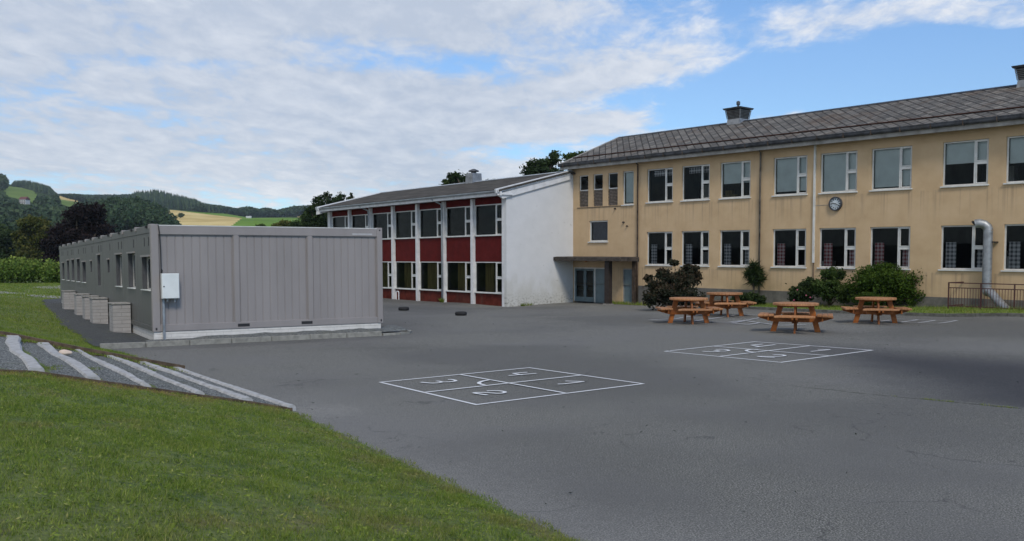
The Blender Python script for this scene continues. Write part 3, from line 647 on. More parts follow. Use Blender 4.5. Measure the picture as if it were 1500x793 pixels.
court('four_square_court', [(974.8, 515.4), (1144.2, 531.6), (1277.2, 514), (1106.4, 501.4)],
    [('painted_three', [[zc_(315, 118), zc_(390, 117), zc_(443, 127), zc_(400, 134), zc_(350, 133)], [zc_(300, 127), zc_(350, 134), zc_(310, 139), zc_(250, 139), zc_(190, 135)]], True, .07),
     ('painted_two', [[zc_(715, 184), zc_(770, 190), zc_(880, 195)], [zc_(715, 184), zc_(850, 186), zc_(950, 182), zc_(975, 175), zc_(930, 169), zc_(865, 171)]], True, .07),
     ('painted_four', [[zc_(765, 66), zc_(655, 77)], [zc_(655, 77), zc_(745, 90)], [zc_(690, 96), zc_(885, 73)]], False, .07),
     ('painted_one', [[zc_(1225, 137), zc_(1410, 120)], [zc_(1410, 120), zc_(1290, 118)]], False, .06)],
    [zc_(720, 118), zc_(640, 120), zc_(607, 128), zc_(630, 138), zc_(680, 144)], M['paint_line'],
    'farther white four-square court painted in front of the octagonal picnic table nearest the viewer', .06)
# faded games behind the tables
g = lambda x, y: gpt(x, y)[:2]
z6 = lambda x, y: g(940 + x / 7.895, 450 + y / 7.895)
mb = MB(); w = .09
for i, (a, b) in enumerate([(z6(80, 150), z6(400, 135)), (z6(400, 135), z6(760, 75)), (z6(80, 150), z6(640, 172)), (z6(640, 172), z6(1000, 180)), (z6(1000, 180), z6(1250, 150)), (z6(560, 172), z6(1080, 100)), (z6(900, 88), z6(1400, 100)), (z6(1250, 150), z6(1490, 105))]):
    strip(mb, dens_(a, b, 4), w, .008 + i * .0012)
tag(mb.build('painted_game', M['paint_faded'], recalc=False), 'faded white game lines on the tarmac under and between the two left picnic tables', 'court marking')
mb = MB()
for i, (a, b) in enumerate([(z6(1030, 195), z6(1200, 165)), (z6(1200, 165), z6(1370, 192)), (z6(1370, 192), z6(1230, 210)), (z6(1230, 210), z6(1030, 195)), (z6(1370, 192), z6(1600, 222)), (z6(1600, 222), z6(1900, 214))]):
    strip(mb, dens_(a, b, 4), w, .010 + i * .0012 + .012)
tag(mb.build('painted_game', M['paint_faded'], recalc=False), 'faded white diamond-ended game lines just left of the nearest picnic table', 'court marking')
z7 = lambda x, y: g(1270 + x / 10, 455 + y / 10)
mb = MB()
for i, (a, b) in enumerate([(z7(160, 165), z7(340, 150)), (z7(490, 178), z7(740, 148)), (z7(750, 188), z7(1000, 160)), (z7(1050, 202), z7(1320, 175)), (z7(160, 165), z7(1060, 203)), (z7(420, 135), z7(1320, 175))]):
    strip(mb, dens_(a, b, 6), .10 if i < 4 else .05, .008 + i * .0012)
tag(mb.build('painted_ladder', M['paint_faded'], recalc=False), 'faded white ladder game painted behind the rightmost picnic table, toward the grass kerb', 'court marking')

# ------------------------------------------------------------------ kerbs
def kerb(name, pts, mat, h=.12, w=.12, seg=1.0, z0=None):
    mb = MB(); pts = [np.array(p, float) for p in pts]
    for i in range(len(pts) - 1):
        a, b = pts[i][:2], pts[i + 1][:2]; L_ = np.linalg.norm(b - a); n = max(1, round(L_ / seg))
        for k in range(n):
            p = a + (b - a) * (k + .006) / n; q = a + (b - a) * (k + .994) / n; zp, zq = ZG(*p), ZG(*q); d = (b - a) / L_; nr = np.array([-d[1], d[0]]) * w / 2
            mb.hull([(*(p + nr), zp - .1), (*(p - nr), zp - .1), (*(p - nr * .85), zp + h), (*(p + nr * .85), zp + h)], [(*(q + nr), zq - .1), (*(q - nr), zq - .1), (*(q - nr * .85), zq + h), (*(q + nr * .85), zq + h)])
    o = mb.build(name, mat, bevel=.01); tag(o, kind='structure'); return o
fk = [CO + CU * u + CV * v for u, v in ((-1.3, -.66), (5.75, -.66))]
kerb('kerb', fk, M['kerb'], .125)
kerb('kerb', [CO + CU * u + CV * v for u, v in ((5.78, -.66), (6.3, -.6), (6.65, -.4), (6.9, 0.0), (6.95, .6))], M['kerb'], .06, seg=.5)

# ------------------------------------------------------------------ modular building
root = empty('modular_building', cf(0, 0, -.24), label='long low grey modular building of joined cabins with ribbed end wall, beside the gravel stair', cat='modular building')
inv = lambda fn: (lambda u, v, w: tuple(np.array(fn(u, v, w)) - np.array(root.location)))
xf = inv(cf)
def cb(): return MB(xf)
# body behind the skins (recessed), roof
b = cb(); b.box(.22, CL - .05, .14, CN * CW - .04, .05, CH - .06); b.build('wall_core', M['clad'], root)
b = cb(); b.box(.02, CL - .02, .06, CN * CW - .02, CH - .055, CH - .01)
b.build('roof', M['galv_box'], root)
# front frame
b = cb(); b.box(.15, CL - .15, 0, .16, CH - .245, CH - .035); b.box(.15, CL - .15, .0, .16, .0, .17)
for u0, u1 in ((1.99, 2.12), (3.94, 4.07)): b.box(u0, u1, .004, .12, .17, CH - .245)
b.build('front_frame', M['clad'], root, bevel=.008)
b = cb(); b.box(.15, CL - .15, -.004, .12, CH - .033, CH - .012); b.build('roof_trim', M['white_frame'], root)
b = cb(); b.box(-.01, .17, -.012, .17, -.005, CH); b.build('corner_post', M['clad'], root, bevel=.012)
b = cb(); b.box(CL - .15, CL + .01, -.012, .17, -.005, CH); b.build('corner_post', M['clad'], root, bevel=.012)
for q_ in ((CL - .09, CL - .05, CH - .09, CH - .05), (.05, .09, .04, .10), (CL - .07, CL - .03, .04, .10)):
    b = cb(); b.box(q_[0], q_[1], -.016, 0, q_[2], q_[3]); b.build('casting_hole', M['clad_dark'], root)
# three ribbed panels (trapezoid ribs)
for u0, u1 in ((.15, 1.99), (2.12, 3.94), (4.07, CL - .15)):
    vs = []; L_ = u1 - u0; nr = 9; pitch = (L_ - .06) / nr; prof_ = [(0, .066)]
    for k in range(nr):
        s = .03 + k * pitch; prof_ += [(s + .0, .066), (s + .008, .055), (s + pitch - .024, .055), (s + pitch - .016, .066)]
    prof_.append((L_, .066))
    n = len(prof_); b = cb(); z0, z1 = .17, CH - .245
    for zz in (z0, z1): vs += [(u0 + s, v, zz) for s, v in prof_]
    b.add(vs, [(i, i + 1, n + i + 1, n + i) for i in range(n - 1)])
    b.build('ribbed_panel', M['clad'], root)
    b = cb(); b.box(u0 + .001, u1 - .001, .03, .09, z1 - .02, z1 + .001); b.box(u0 + .001, u0 + .02, .03, .09, z0, z1 - .02); b.box(u1 - .02, u1 - .001, .03, .09, z0, z1 - .02)
    b.build('panel_surround', M['clad'], root)
b = cb(); b.box(2.06, 2.36, -.005, .02, .05, .125); b.build('forklift_pocket', M['clad_dark'], root)
b = cb(); b.box(3.74, 4.04, -.005, .02, .05, .125); b.build('forklift_pocket', M['clad_dark'], root)
b = cb(); b.box(5.2, 5.78, -.004, .0, CH - .205, CH - .165)
b.build('maker_strip', simple('pale_strip', (.42, .42, .42), .6), root)
# side wall: per-module panels with openings
def side_wall(v0, v1, op):
    """outer skin at u=0.03 with one opening (a,b,c,d)"""
    b = cb(); uo = .03; ui = .19; z0, z1 = .12, CH - .20
    if op is None: b.box(uo, ui, v0, v1, z0, z1)
    else:
        a, c, d, e = op
        b.box(uo, ui, v0, a, z0, z1); b.box(uo, ui, c, v1, z0, z1); b.box(uo, ui, a, c, z0, d); b.box(uo, ui, a, c, e, z1)
    return b
ops = {0: (.40, 1.70, 1.0, 1.86, 'w'), 1: (2.85, 4.1, 1.0, 1.98, 'w'), 2: (5.35, 6.6, 1.0, 1.98, 'w'), 3: (8.1, 8.6, 1.42, 1.84, 's'), 4: (10.5, 11.3, .95, 2.02, 's'), 5: (13.0, 13.45, 1.42, 1.82, 's'),
       6: (15.1, 16.3, .98, 1.80, 'w'), 7: (17.3, 18.4, .98, 1.93, 'w'), 8: (19.6, 20.7, .98, 1.92, 'w'), 9: (21.8, 22.9, .98, 1.90, 'w'), 10: (24.3, 25.4, .98, 1.80, 'w')}
win_lab = None
for k in range(CN):
    v0 = k * CW + (.17 if k == 0 else .012); v1 = (k + 1) * CW - .012; op = ops[k]
    b = side_wall(v0, v1, op[:4]); b.box(.016, .19, v0, v1, CH - .20, CH - .02); b.box(.012, .19, v0, v1, 0, .12)
    b.build('side_panel', M['clad_side'], root, bevel=.006)
    a, c, d, e, ty = op
    b = cb(); fw = .05
    b.box(.15, .188, a, a + fw, d, e); b.box(.15, .188, c - fw, c, d, e); b.box(.15, .188, a + fw, c - fw, d, d + fw); b.box(.15, .188, a + fw, c - fw, e - fw, e)
    f_ = b.build('window', M['fascia'], root)
    for q_ in ((a - .001, a + .006, d, e), (c - .006, c + .001, d, e), (a + .006, c - .006, e - .006, e + .001)):
        b = cb(); b.box(.034, .149, *q_); b.build('reveal', M['reveal'], f_)
    b = cb(); b.box(-.005, .03, a - .04, c + .04, e + .002, e + .045); b.build('drip_cap', M['clad'], f_)
    if ty == 'w': b = cb(); b.box(-.02, .148, a + .002, c - .002, d + .001, d + .02); b.build('sill', M['white_metal'], f_)
    b = cb(); b.box(.175, .178, a + fw + .001, c - fw - .001, d + fw + .001, e - fw - .001); b.build('pane', M['glass2'], f_)
    b = cb(); b.box(.190, .194, a + fw + .001, c - fw - .001, d + fw + .001, e - fw - .001)
    b.build('blind', M['white_metal'] if ty == 'w' else M['interior'], f_)
    for vv in (v0 + .35, v0 + 1.0) if k % 2 == 0 else (v0 + .5,):
        b = cb(); b.box(.024, .034, vv, vv + .09, CH - .52, CH - .30); b.build('vent_slot', M['clad_dark'], root)
    b = cb(); b.box(-.015, .12, k * CW - .08 + (.26 if k == 0 else 0), k * CW + .08 + (.26 if k == 0 else 0), CH - .10, CH + .015)
    b.build('corner_casting', M['clad'], root, bevel=.006)
    b = cb(); b.box(-.03, .02, k * CW + .62, k * CW + .78, CH - .075, CH - .015); b.build('lifting_eye', M['black'], root)
# plinth
b = cb(); b.box(.015, CL - .05, .02, .14, -.36, -.008); b.box(.06, .16, .14, CN * CW - .1, -.36, -.008); b.box(CL - .20, CL - .1, .14, CN * CW - .1, -.36, -.008)
o = b.build('plinth', M['brick_white'], root); uvset(o, lambda c: (c.x * .86 + c.y * .86, c.z))
# electrical cabinet hangs on the corner
q0 = cf(.40, -.13, 1.13)
ec = empty('electrical_cabinet', q0, label='white metal electrical cabinet hung on the near corner of the grey modular building', cat='electrical cabinet')
xe = lambda u, v, w: tuple(np.array(cf(u, v, w)) - np.array(q0))
b = MB(xe); b.box(.19, .60, -.19, -.016, .82, 1.44); b.build('cabinet_body', M['white_metal'], ec, bevel=.008)
b = MB(xe); b.box(.20, .59, -.205, -.192, .83, 1.43); d_ = b.build('cabinet_door', M['white_metal'], ec, bevel=.005)
b = MB(xe); b.tube([(.235, -.205, 1.12), (.235, -.215, 1.12)], .017, 10); b.build('lock', M['black'], d_)
b = MB(xe); b.tube([(.33, -.1, .82), (.33, -.1, .74)], .03, 8); b.build('cable_gland', M['galv_box'], ec)
b = MB(xe); b.tube([(.50, -.1, .82), (.50, -.1, .73)], .03, 8); b.build('cable_gland', M['galv_box'], ec)
b = MB(xe); b.box(.215, .265, -.06, -.016, -.36, .82); b.build('conduit', M['galv'], ec)
b = MB(xe); b.tube([(.205, -.035, 1.44), (.205, -.035, 2.0), (.19, -.035, 2.45), (.17, -.03, 2.62), (.15, .1, 2.67)], .013, 8); b.tube([(.225, -.03, 1.44), (.235, -.03, 1.52), (.20, -.03, 1.56)], .013, 6); b.build('cable', M['black'], ec)
# piers
pl = ['block pier with cap by the gravel strip, nearest of five along the grey cabins', 'block pier second nearest along the grey cabins', 'block pier in the middle of the five along the grey cabins', 'block pier second farthest along the grey cabins', 'farthest block pier at the far end of the grey cabins']
for i, v in enumerate((3.65, 8.55, 10.85, 13.7, 19.0)):
    q = cf(-.24, v + .35, -.3)
    pr = empty('block_pier', q, label=pl[i], cat='pier', group='block piers along the modular building')
    xp = lambda u, v_, w: tuple(np.array(cf(u, v_, w)) - np.array(q))
    b = MB(xp); b.box(-.46, .0, v, v + .80, -.36, .56); o = b.build('shaft', M['brick_pier'], pr); uvset(o, lambda c: (c.x * .8 + c.y * .5, c.z))
    b = MB(xp); b.box(-.49, -.0, v - .03, v + .83, .56, .60); b.build('cap', M['concrete'], pr, bevel=.008)

# ------------------------------------------------------------------ facade helpers
def frame_fn(o, th, tilt):
    U = np.array([math.cos(th), -math.sin(th)]); Nn = np.array([-math.sin(th), -math.cos(th)])
    def f(u, p, w):
        q = np.array(o) + U * u + Nn * p; return np.array((q[0], q[1], w - tilt * u))
    return f
def wall_open(b, u0, u1, w0, w1, ops, pf, pb):
    us = sorted({u0, u1, *[x for o_ in ops for x in o_[:2]]}); ws = sorted({w0, w1, *[x for o_ in ops for x in o_[2:4]]})
    us = [x for x in us if u0 <= x <= u1]; ws = [x for x in ws if w0 <= x <= w1]
    isopen = lambda uc, wc: any(o_[0] < uc < o_[1] and o_[2] < wc < o_[3] for o_ in ops)
    for i in range(len(us) - 1):
        for j in range(len(ws) - 1):
            a, c, d, e = us[i], us[i + 1], ws[j], ws[j + 1]
            if isopen((a + c) / 2, (d + e) / 2): continue
            b.add([(a, pf, d), (c, pf, d), (c, pf, e), (a, pf, e)], [(0, 1, 2, 3)])
            b.add([(a, pb, d), (c, pb, d), (c, pb, e), (a, pb, e)], [(3, 2, 1, 0)])
    for a, c, d, e in [o_[:4] for o_ in ops]:
        for q in ([(a, pf, d), (a, pb, d), (a, pb, e), (a, pf, e)], [(c, pb, d), (c, pf, d), (c, pf, e), (c, pb, e)], [(a, pf, d), (c, pf, d), (c, pb, d), (a, pb, d)], [(a, pf, e), (a, pb, e), (c, pb, e), (c, pf, e)]):
            b.add(q, [(0, 1, 2, 3)])
    b.add([(u0, pf, w0), (u0, pb, w0), (u0, pb, w1), (u0, pf, w1)], [(0, 1, 2, 3)]); b.add([(u1, pf, w0), (u1, pb, w0), (u1, pb, w1), (u1, pf, w1)], [(3, 2, 1, 0)])
    b.add([(u0, pf, w1), (u1, pf, w1), (u1, pb, w1), (u0, pb, w1)], [(0, 1, 2, 3)])

# ------------------------------------------------------------------ yellow school building
YK = 1.022; yo = (6.7264 * YK, 45.6939 * YK); yf = frame_fn(yo, .8782, .0073)
yr = empty('school_building', yf(6, 0, 0), label='long two-storey ochre yellow rendered school wing with slate roof and white windows', cat='school building')
yx = lambda u, p, w: tuple(yf(u, p, w) - np.array(yr.location))
yb = lambda: MB(yx)
WU = [0.0, 2.26, 4.57, 7.48, 9.80, 12.11, 15.0, 17.3, 20.2, 22.5]; WD = 1.69
UPZ = (4.91, 6.58); LOZ = (1.75, 3.42)
ops = []
for u in WU: ops += [(u, u + WD, *UPZ), (u, u + WD, *LOZ)]
small = [(-4.96, -4.25, 5.74, 6.58), (-3.87, -3.15, 5.74, 6.58), (-2.77, -2.05, 5.74, 6.58)]; lv = [(a, c, 4.86, 5.74) for a, c, _, _ in small]
tall = (-1.69, -.92, 4.86, 6.59); sq = (-4.17, -2.77, 2.96, 4.09)
door1 = (-5.42, -2.95, -.34, 1.56); door2 = (-1.66, -.94, -.2, 1.54)
ops += [(a, c, 4.86, e) for a, c, d, e in small] + [tall, sq, door1, door2]
U1 = 25.0
b = yb(); wall_open(b, -5.89, U1, .68, 7.12, [o_ for o_ in ops if o_ not in (door1, door2)] + [(door1[0], door1[1], .68, door1[3]), (door2[0], door2[1], .68, door2[3])], 0, -.24)
o = b.build('wall', M['yellow'], yr)
uo = yr.location.copy(); Uy = np.array([math.cos(.8782), -math.sin(.8782)])
def uvy(c): 
    x = c.x * Uy[0] + c.y * Uy[1]; return (x + 6, c.z + uo.z + .0073 * (x + 6))
uvset(o, uvy)
# low part of the wall around the doors: render goes to the ground up to the downpipe
b = yb()
for a, c in ((-5.89, door1[0]), (door1[1], door2[0]), (door2[1], -.62)):
    b = yb(); b.box(a, c, -.24, 0, -.7, .68); o = b.build('lower_wall', M['yellow'], yr); uvset(o, uvy)
b = yb(); b.box(-.62, U1, -.26, .025, -.9, .68); b.build('foundation', M['found'], yr, bevel=.01)
b = yb(); b.box(-5.89, -5.65, -8.4, -.24, -.7, 7.10); b.box(U1 - .24, U1, -8.4, -.24, -.7, 7.1)
# gable triangle at left
b.hull([(-5.89, 0, 7.12), (-5.89, -8.4, 7.12), (-5.89, -4.2, 8.8)], [(-5.65, 0, 7.12), (-5.65, -8.4, 7.12), (-5.65, -4.2, 8.8)])
o = b.build('end_wall', M['yellow'], yr); uvset(o, uvy)
b = yb(); b.box(-5.65, U1 - .24, -8.4, -8.16, -.7, 7.1); b.build('back_wall', M['interior'], yr)
b = yb(); b.box(-5.65, U1 - .24, -8.16, -.25, 3.75, 4.05); b.box(-5.65, U1 - .24, -8.16, -.25, .3, .5); b.box(-5.65, U1 - .24, -8.16, -.25, 6.95, 7.08)
for uu in (-.45, 7.0, 14.4, 19.6): b.box(uu, uu + .15, -8.16, -.25, .5, 6.95)
b.box(-5.6, U1 - .3, -4.6, -4.5, .5, 6.95)
b.build('interior', M['interior'], yr)
# roof: eave at p=+.5
RE = (.55, 7.22); RR = (-4.2, 9.10)
def roof(b, u0, u1, e, r, back, th=.10):
    (pe, we), (pr, wr) = e, r
    b.add([(u0, pe, we), (u1, pe, we), (u1, pr, wr), (u0, pr, wr), (u0, back, we), (u1, back, we)], [(0, 1, 2, 3), (3, 2, 5, 4)])
    b.add([(u0, pe, we - th), (u1, pe, we - th), (u1, pr, wr - th), (u0, pr, wr - th), (u0, back, we - th), (u1, back, we - th)], [(3, 2, 1, 0), (4, 5, 2, 3)])
    b.add([(u0, pe, we - th), (u1, pe, we - th), (u1, pe, we), (u0, pe, we)], [(0, 1, 2, 3)])
    for u in (u0, u1):
        b.add([(u, pe, we), (u, pr, wr), (u, back, we), (u, back, we - th), (u, pr, wr - th), (u, pe, we - th)], [(0, 1, 4, 5), (1, 2, 3, 4)])
b = yb(); roof(b, -5.99, U1 + .2, RE, RR, -8.95)
o = b.build('roof', M['slate'], yr, recalc=False)
sl_ = math.hypot(RE[0] - RR[0], RR[1] - RE[1]) / (RR[1] - RE[1])
uvset(o, lambda c: (uvy(c)[0], uvy(c)[1] * sl_))
b = yb(); b.box(-5.98, U1 + .2, .42, .50, 6.92, 7.10); b.box(-5.98, U1 + .2, .0, .42, 7.0, 7.05); b.build('fascia', M['fascia'], yr)
b = yb(); n = 8
prof_ = [(.50 + .08 - .08 * math.cos(math.pi * k / n), 7.25 - .17 * abs(math.sin(math.pi * k / n)) ** .6) for k in range(n + 1)]
vs = [(u, p_, w_) for u in (-6.0, U1 + .2) for p_, w_ in prof_]; b.add(vs, [(k, k + 1, n + 2 + k, n + 1 + k) for k in range(n)])
b.box(-6.0, U1, .655, .675, 7.235, 7.265)
g_ = b.build('gutter', M['gutter'], yr)
for k in range(26):
    uu = -5.6 + k * 1.2; b = yb(); b.box(uu, uu + .03, .49, .675, 7.07, 7.255); b.build('gutter_bracket', M['rust_pipe'], g_)
b = yb(); b.tube([(-5.9, -.45, 7.655), (U1, -.45, 7.655)], .03, 6)
for k in range(22): uu = -5.6 + k * 1.4; b.box(uu, uu + .03, -.47, -.43, 7.58, 7.66)
b.build('snow_rail', simple('rust_rail', (.055, .028, .022), .9, spec=.1), yr)
b = yb(); b.hull([(-6.0, RR[0] + .16, RR[1] - .04), (-6.0, RR[0], RR[1] + .04), (-6.0, RR[0] - .16, RR[1] - .04)], [(U1 + .2, RR[0] + .16, RR[1] - .04), (U1 + .2, RR[0], RR[1] + .04), (U1 + .2, RR[0] - .16, RR[1] - .04)]); b.build('ridge_cap', M['gutter'], yr)
b = yb()
b.hull([(-6.05, .55, 7.10), (-6.05, .55, 7.26), (-6.05, -4.2, 9.14), (-6.05, -4.2, 8.98)], [(-5.95, .55, 7.10), (-5.95, .55, 7.26), (-5.95, -4.2, 9.14), (-5.95, -4.2, 8.98)])
b.build('verge_board', M['fascia'], yr)
# chimneys (ventilation hoods) on the ridge
def hood(u, sc=1.0):
    b = yb(); P0 = RR[0] - 0.0
    s0, s1, s2 = .62 * sc, .50 * sc, .62 * sc
    sqr = lambda s, w: [(u - s, P0 - s, w), (u + s, P0 - s, w), (u + s, P0 + s, w), (u - s, P0 + s, w)]
    b.hull(sqr(.60 * sc, 8.75), sqr(.53 * sc, 9.22)); c0 = b.build('chimney', M['galv_box'], yr)
    b = yb(); b.hull(sqr(.50 * sc, 9.22), sqr(.60 * sc, 9.68)); b.build('louvre_box', M['black'], c0)
    for k in range(6):
        w_ = 9.26 + k * .07; s = .53 * sc + .105 * sc * k / 5
        b = yb(); b.hull(sqr(s, w_), sqr(s + .02, w_ + .03)); b.build('slat', M['galv_box'], c0)
    for sx in (-1, 1):
        for sy in (-1, 1):
            b = yb(); b.hull([(u + sx * (.52 * sc + i * .03), P0 + sy * (.52 * sc + j * .03), 9.22) for i, j in ((0, 0), (1, 0), (1, 1), (0, 1))], [(u + sx * (.62 * sc + i * .03), P0 + sy * (.62 * sc + j * .03), 9.68) for i, j in ((0, 0), (1, 0), (1, 1), (0, 1))])
            b.build('hood_corner', M['galv_box'], c0)
    b = yb(); b.hull(sqr(.74 * sc, 9.70), sqr(.78 * sc, 9.78)); b.hull(sqr(.66 * sc, 9.78), sqr(.1, 9.88)); b.build('hood_cap', M['gutter'], c0)
    b = yb(); b.tube([(u, P0, 9.84), (u, P0, 9.95), (u, P0, 9.98), (u, P0, 10.12), (u, P0, 10.16)], [.06, .06, .10, .10, .04], 10); b.build('vent_pipe', M['gutter'], c0)
hood(2.43, .72); hood(16.5, .74)
# windows
def window(parent, xb, u0, u1, w0, w1, p=-.07, split=.70, transom=.5, fw=.055, mat='white_frame', blind=0, curtain=None, sill=True, curt_r=False, single=False, blind_mat='blind'):
    b = xb(); b.box(u0 + .002, u0 + fw, p - .07, p, w0 + .002, w1 - .002); b.box(u1 - fw, u1 - .002, p - .07, p, w0 + .002, w1 - .002)
    b.box(u0 + fw, u1 - fw, p - .07, p, w0 + .002, w0 + fw); b.box(u0 + fw, u1 - fw, p - .07, p, w1 - fw, w1 - .002)
    um = u0 + (u1 - u0) * split; rects = []
    if single: rects = [(u0 + fw, u1 - fw, w0 + fw, w1 - fw)]
    else:
        b.box(um - .04, um + .04, p - .07, p - .002, w0 + fw, w1 - fw); wt = w0 + (w1 - w0) * transom
        b.box(um + .04, u1 - fw, p - .07, p - .004, wt - .045, wt + .045)
        # casement frames
        for a, c in ((w0 + fw, wt - .045), (wt + .045, w1 - fw)):
            b.box(um + .042, um + .072, p - .04, p + .012, a, c); b.box(u1 - fw - .03, u1 - fw, p - .04, p + .012, a, c)
            b.box(um + .072, u1 - fw - .03, p - .04, p + .012, a, a + .03); b.box(um + .072, u1 - fw - .03, p - .04, p + .012, c - .03, c)
        rects = [(u0 + fw, um - .04, w0 + fw, w1 - fw), (um + .072, u1 - fw - .03, w0 + fw + .03, wt - .075), (um + .072, u1 - fw - .03, wt + .075, w1 - fw - .03)]
    f_ = b.build('window', M[mat], parent)
    for r in rects:
        b = xb(); b.add([(r[0], p - .03, r[2]), (r[1], p - .03, r[2]), (r[1], p - .03, r[3]), (r[0], p - .03, r[3])], [(0, 1, 2, 3)]); b.build('pane', M['glass'], f_, recalc=False)
    if sill:
        b = xb(); b.box(u0 - .05, u1 + .05, p, .07, w0 - .055, w0 - .001); b.build('sill', M['white_frame'], f_, bevel=.006)
    def sheet(nm, a, c, d, e, mt_, pp, folds=0):
        b = xb(); n = max(2, int((c - a) / .03)) if folds else 1; vs = []
        for i in range(n + 1):
            x = a + (c - a) * i / n; q = pp + (folds * math.sin(i * 1.5) if folds else 0)
            vs += [(x, q, d), (x, q, e)]
        b.add(vs, [(2 * i, 2 * i + 2, 2 * i + 3, 2 * i + 1) for i in range(n)])
        o = b.build(nm, M[mt_], f_, recalc=False); uvset(o, uvy); return o
    if blind:
        sheet('blind', u0 + fw, u1 - fw, w1 - fw - (w1 - w0 - 2 * fw) * blind, w1 - fw, blind_mat, p - .12)
    if curtain:
        sheet('curtain', u0 + .10, u0 + .10 + (u1 - u0) * .24, w0 + .03, w0 + (w1 - w0) * .62, curtain, p - .16, .02)
        if curt_r: sheet('curtain', u1 - .42, u1 - .10, w0 + .03, w0 + (w1 - w0) * .5, curtain, p - .16, .02)
    return f_
blinds = [0, 0, .6, .93, 1, .96, .50, .58, .9, .5]
for k, u in enumerate(WU):
    window(yr, yb, u, u + WD, *UPZ, blind=blinds[k])
    if k < 2:
        b = yb(); nn_ = 30; vs = []
        for i in range(nn_ + 1): x_ = u + .25 + 1.25 * i / nn_; vs += [(x_, -.26 + .02 * math.sin(i * 1.7), 6.22), (x_, -.26 + .02 * math.sin(i * 1.7), 6.5)]
        b.add(vs, [(2 * i, 2 * i + 2, 2 * i + 3, 2 * i + 1) for i in range(nn_)]); o = b.build('valance', M['check'], yr, recalc=False); uvset(o, uvy)
    window(yr, yb, u, u + WD, *LOZ, curtain='check' if k in (0, 1, 2, 6, 7, 8) else 'check_red', curt_r=k in (2, 4, 5, 6))
for (a, c, d, e), (_, _, f0, f1) in zip(small, lv):
    window(yr, yb, a, c, d, e, single=True, sill=False, fw=.05, blind=.0)
    b = yb(); b.box(a + .001, c - .001, -.20, -.14, f0, f1 - .002); pn = b.build('brick_infill', M['brown_wood'], yr)
    for i in range(11):
        w_ = f0 + .02 + i * .078; b = yb(); b.box(a + .002, c - .002, -.138, -.05 + .01 * (i % 2), w_, w_ + .045); b.build('slat', M['louvre'], pn)
window(yr, yb, *tall, single=True, blind=.96)
window(yr, yb, *sq, single=True, sill=True, fw=.075, blind=1, blind_mat='blind_grey')
# thin ledge under the louvres
b = yb(); b.box(-5.1, -1.0, .0, .03, 4.80, 4.83); b.build('ledge', M['canopy'], yr)
for i_, (fu, fp, w_, hgt, mt_) in enumerate(((.3, -3.9, .9, 1.7, 'white_frame'), (2.9, -2.4, .8, 1.2, 'curtain_green'), (5.1, -3.6, 1.2, 1.5, 'brown_wood'), (8.2, -2.8, .5, 1.5, 'white_frame'), (10.4, -3.2, 1.1, 1.3, 'door_blue'), (12.9, -2.5, .9, 1.45, 'canopy'), (15.7, -3.0, .7, 1.75, 'white_frame'), (17.6, -3.4, 1.2, 1.4, 'curtain_green'))):
    for base_ in (.5, 4.05):
        b = yb(); b.box(fu, fu + w_, fp - .4, fp, base_, base_ + hgt); b.box(fu + .1, fu + w_ * .6, fp - .3, fp - .05, base_ + hgt + .001, base_ + hgt + .22); b.build('cupboard', M[mt_], yr)
    for base_ in (3.68, 6.88):
        b = yb(); b.box(fu - .2, fu + 1.2, -1.6, -1.4, base_, base_ + .06); b.build('ceiling_lamp', M['white_metal'], yr)
# entrance: canopy, dark posts, doors
b = yb(); b.box(-5.5, -.50, .001, 1.44, 1.93, 2.12); b.hull([(-5.5, .001, 2.12), (-.50, .001, 2.12), (-.50, 1.40, 2.12), (-5.5, 1.40, 2.12)], [(-5.4, .001, 2.16), (-.56, .001, 2.16), (-.56, 1.3, 2.15), (-5.4, 1.3, 2.15)])
c_ = b.build('canopy', M['canopy'], yr, bevel=.01)
b = yb(); b.box(-6.2, -5.5, .25, 1.44, 1.93, 2.12); b.build('canopy_end', M['canopy'], c_, bevel=.01)
b = yb(); b.box(-5.86, -5.47, .002, .32, -.8, 1.93); b.build('entrance_post', M['brown_wood'], yr)
b = yb(); b.box(-1.82, -1.50, .95, 1.2, -.8, 1.93); b.build('entrance_post', M['brown_wood'], yr)
b = yb(); b.box(-.86, -.64, .002, .16, -.8, 1.93); b.build('entrance_post', M['rust_pipe'], yr)
b = yb(); b.box(-1.88, -1.44, .9, 1.25, -.8, -.27); b.build('post_foot', M['concrete'], yr)
b = yb(); b.box(-5.4, -2.4, -.2, .7, -.9, -.40); b.build('door_step', M['concrete'], yr)
b = yb(); a, c, d, e = door1; b.box(a, a + .06, -.15, -.06, d, e); b.box(c - .06, c, -.15, -.06, d, e); b.box(a + .06, c - .06, -.15, -.06, e - .07, e); um = a + (c - a) * .66; b.box(um - .035, um + .035, -.15, -.06, d, e - .07)
df = b.build('door_frame', M['white_frame'], yr)
for a2, c2, mt_ in ((a + .06, a + (um - a) * .5 + .02, 'door_blue'), (a + (um - a) * .5 + .03, um - .035, 'door_blue')):
    b = yb(); b.box(a2, a2 + .10, -.13, -.08, d + .02, e - .08); b.box(c2 - .10, c2, -.13, -.08, d + .02, e - .08); b.box(a2 + .1, c2 - .1, -.13, -.08, d + .02, d + .28); b.box(a2 + .1, c2 - .1, -.13, -.08, e - .18, e - .08)
    dr = b.build('door', M[mt_], yr)
    b = yb(); b.add([(a2 + .1, -.105, d + .28), (c2 - .1, -.105, d + .28), (c2 - .1, -.105, e - .18), (a2 + .1, -.105, e - .18)], [(0, 1, 2, 3)]); b.build('pane', M['glass'], dr, recalc=False)
b = yb(); b.tube([(a + (um - a) * .5 + .08, -.05, .35), (a + (um - a) * .5 + .08, -.05, .85)], .014, 8); b.build('door_handle', M['galv'], yr)
b = yb(); b.box(um + .035, c - .06, -.13, -.09, d, e - .07); b.build('side_panel', M['door_blue'], yr)
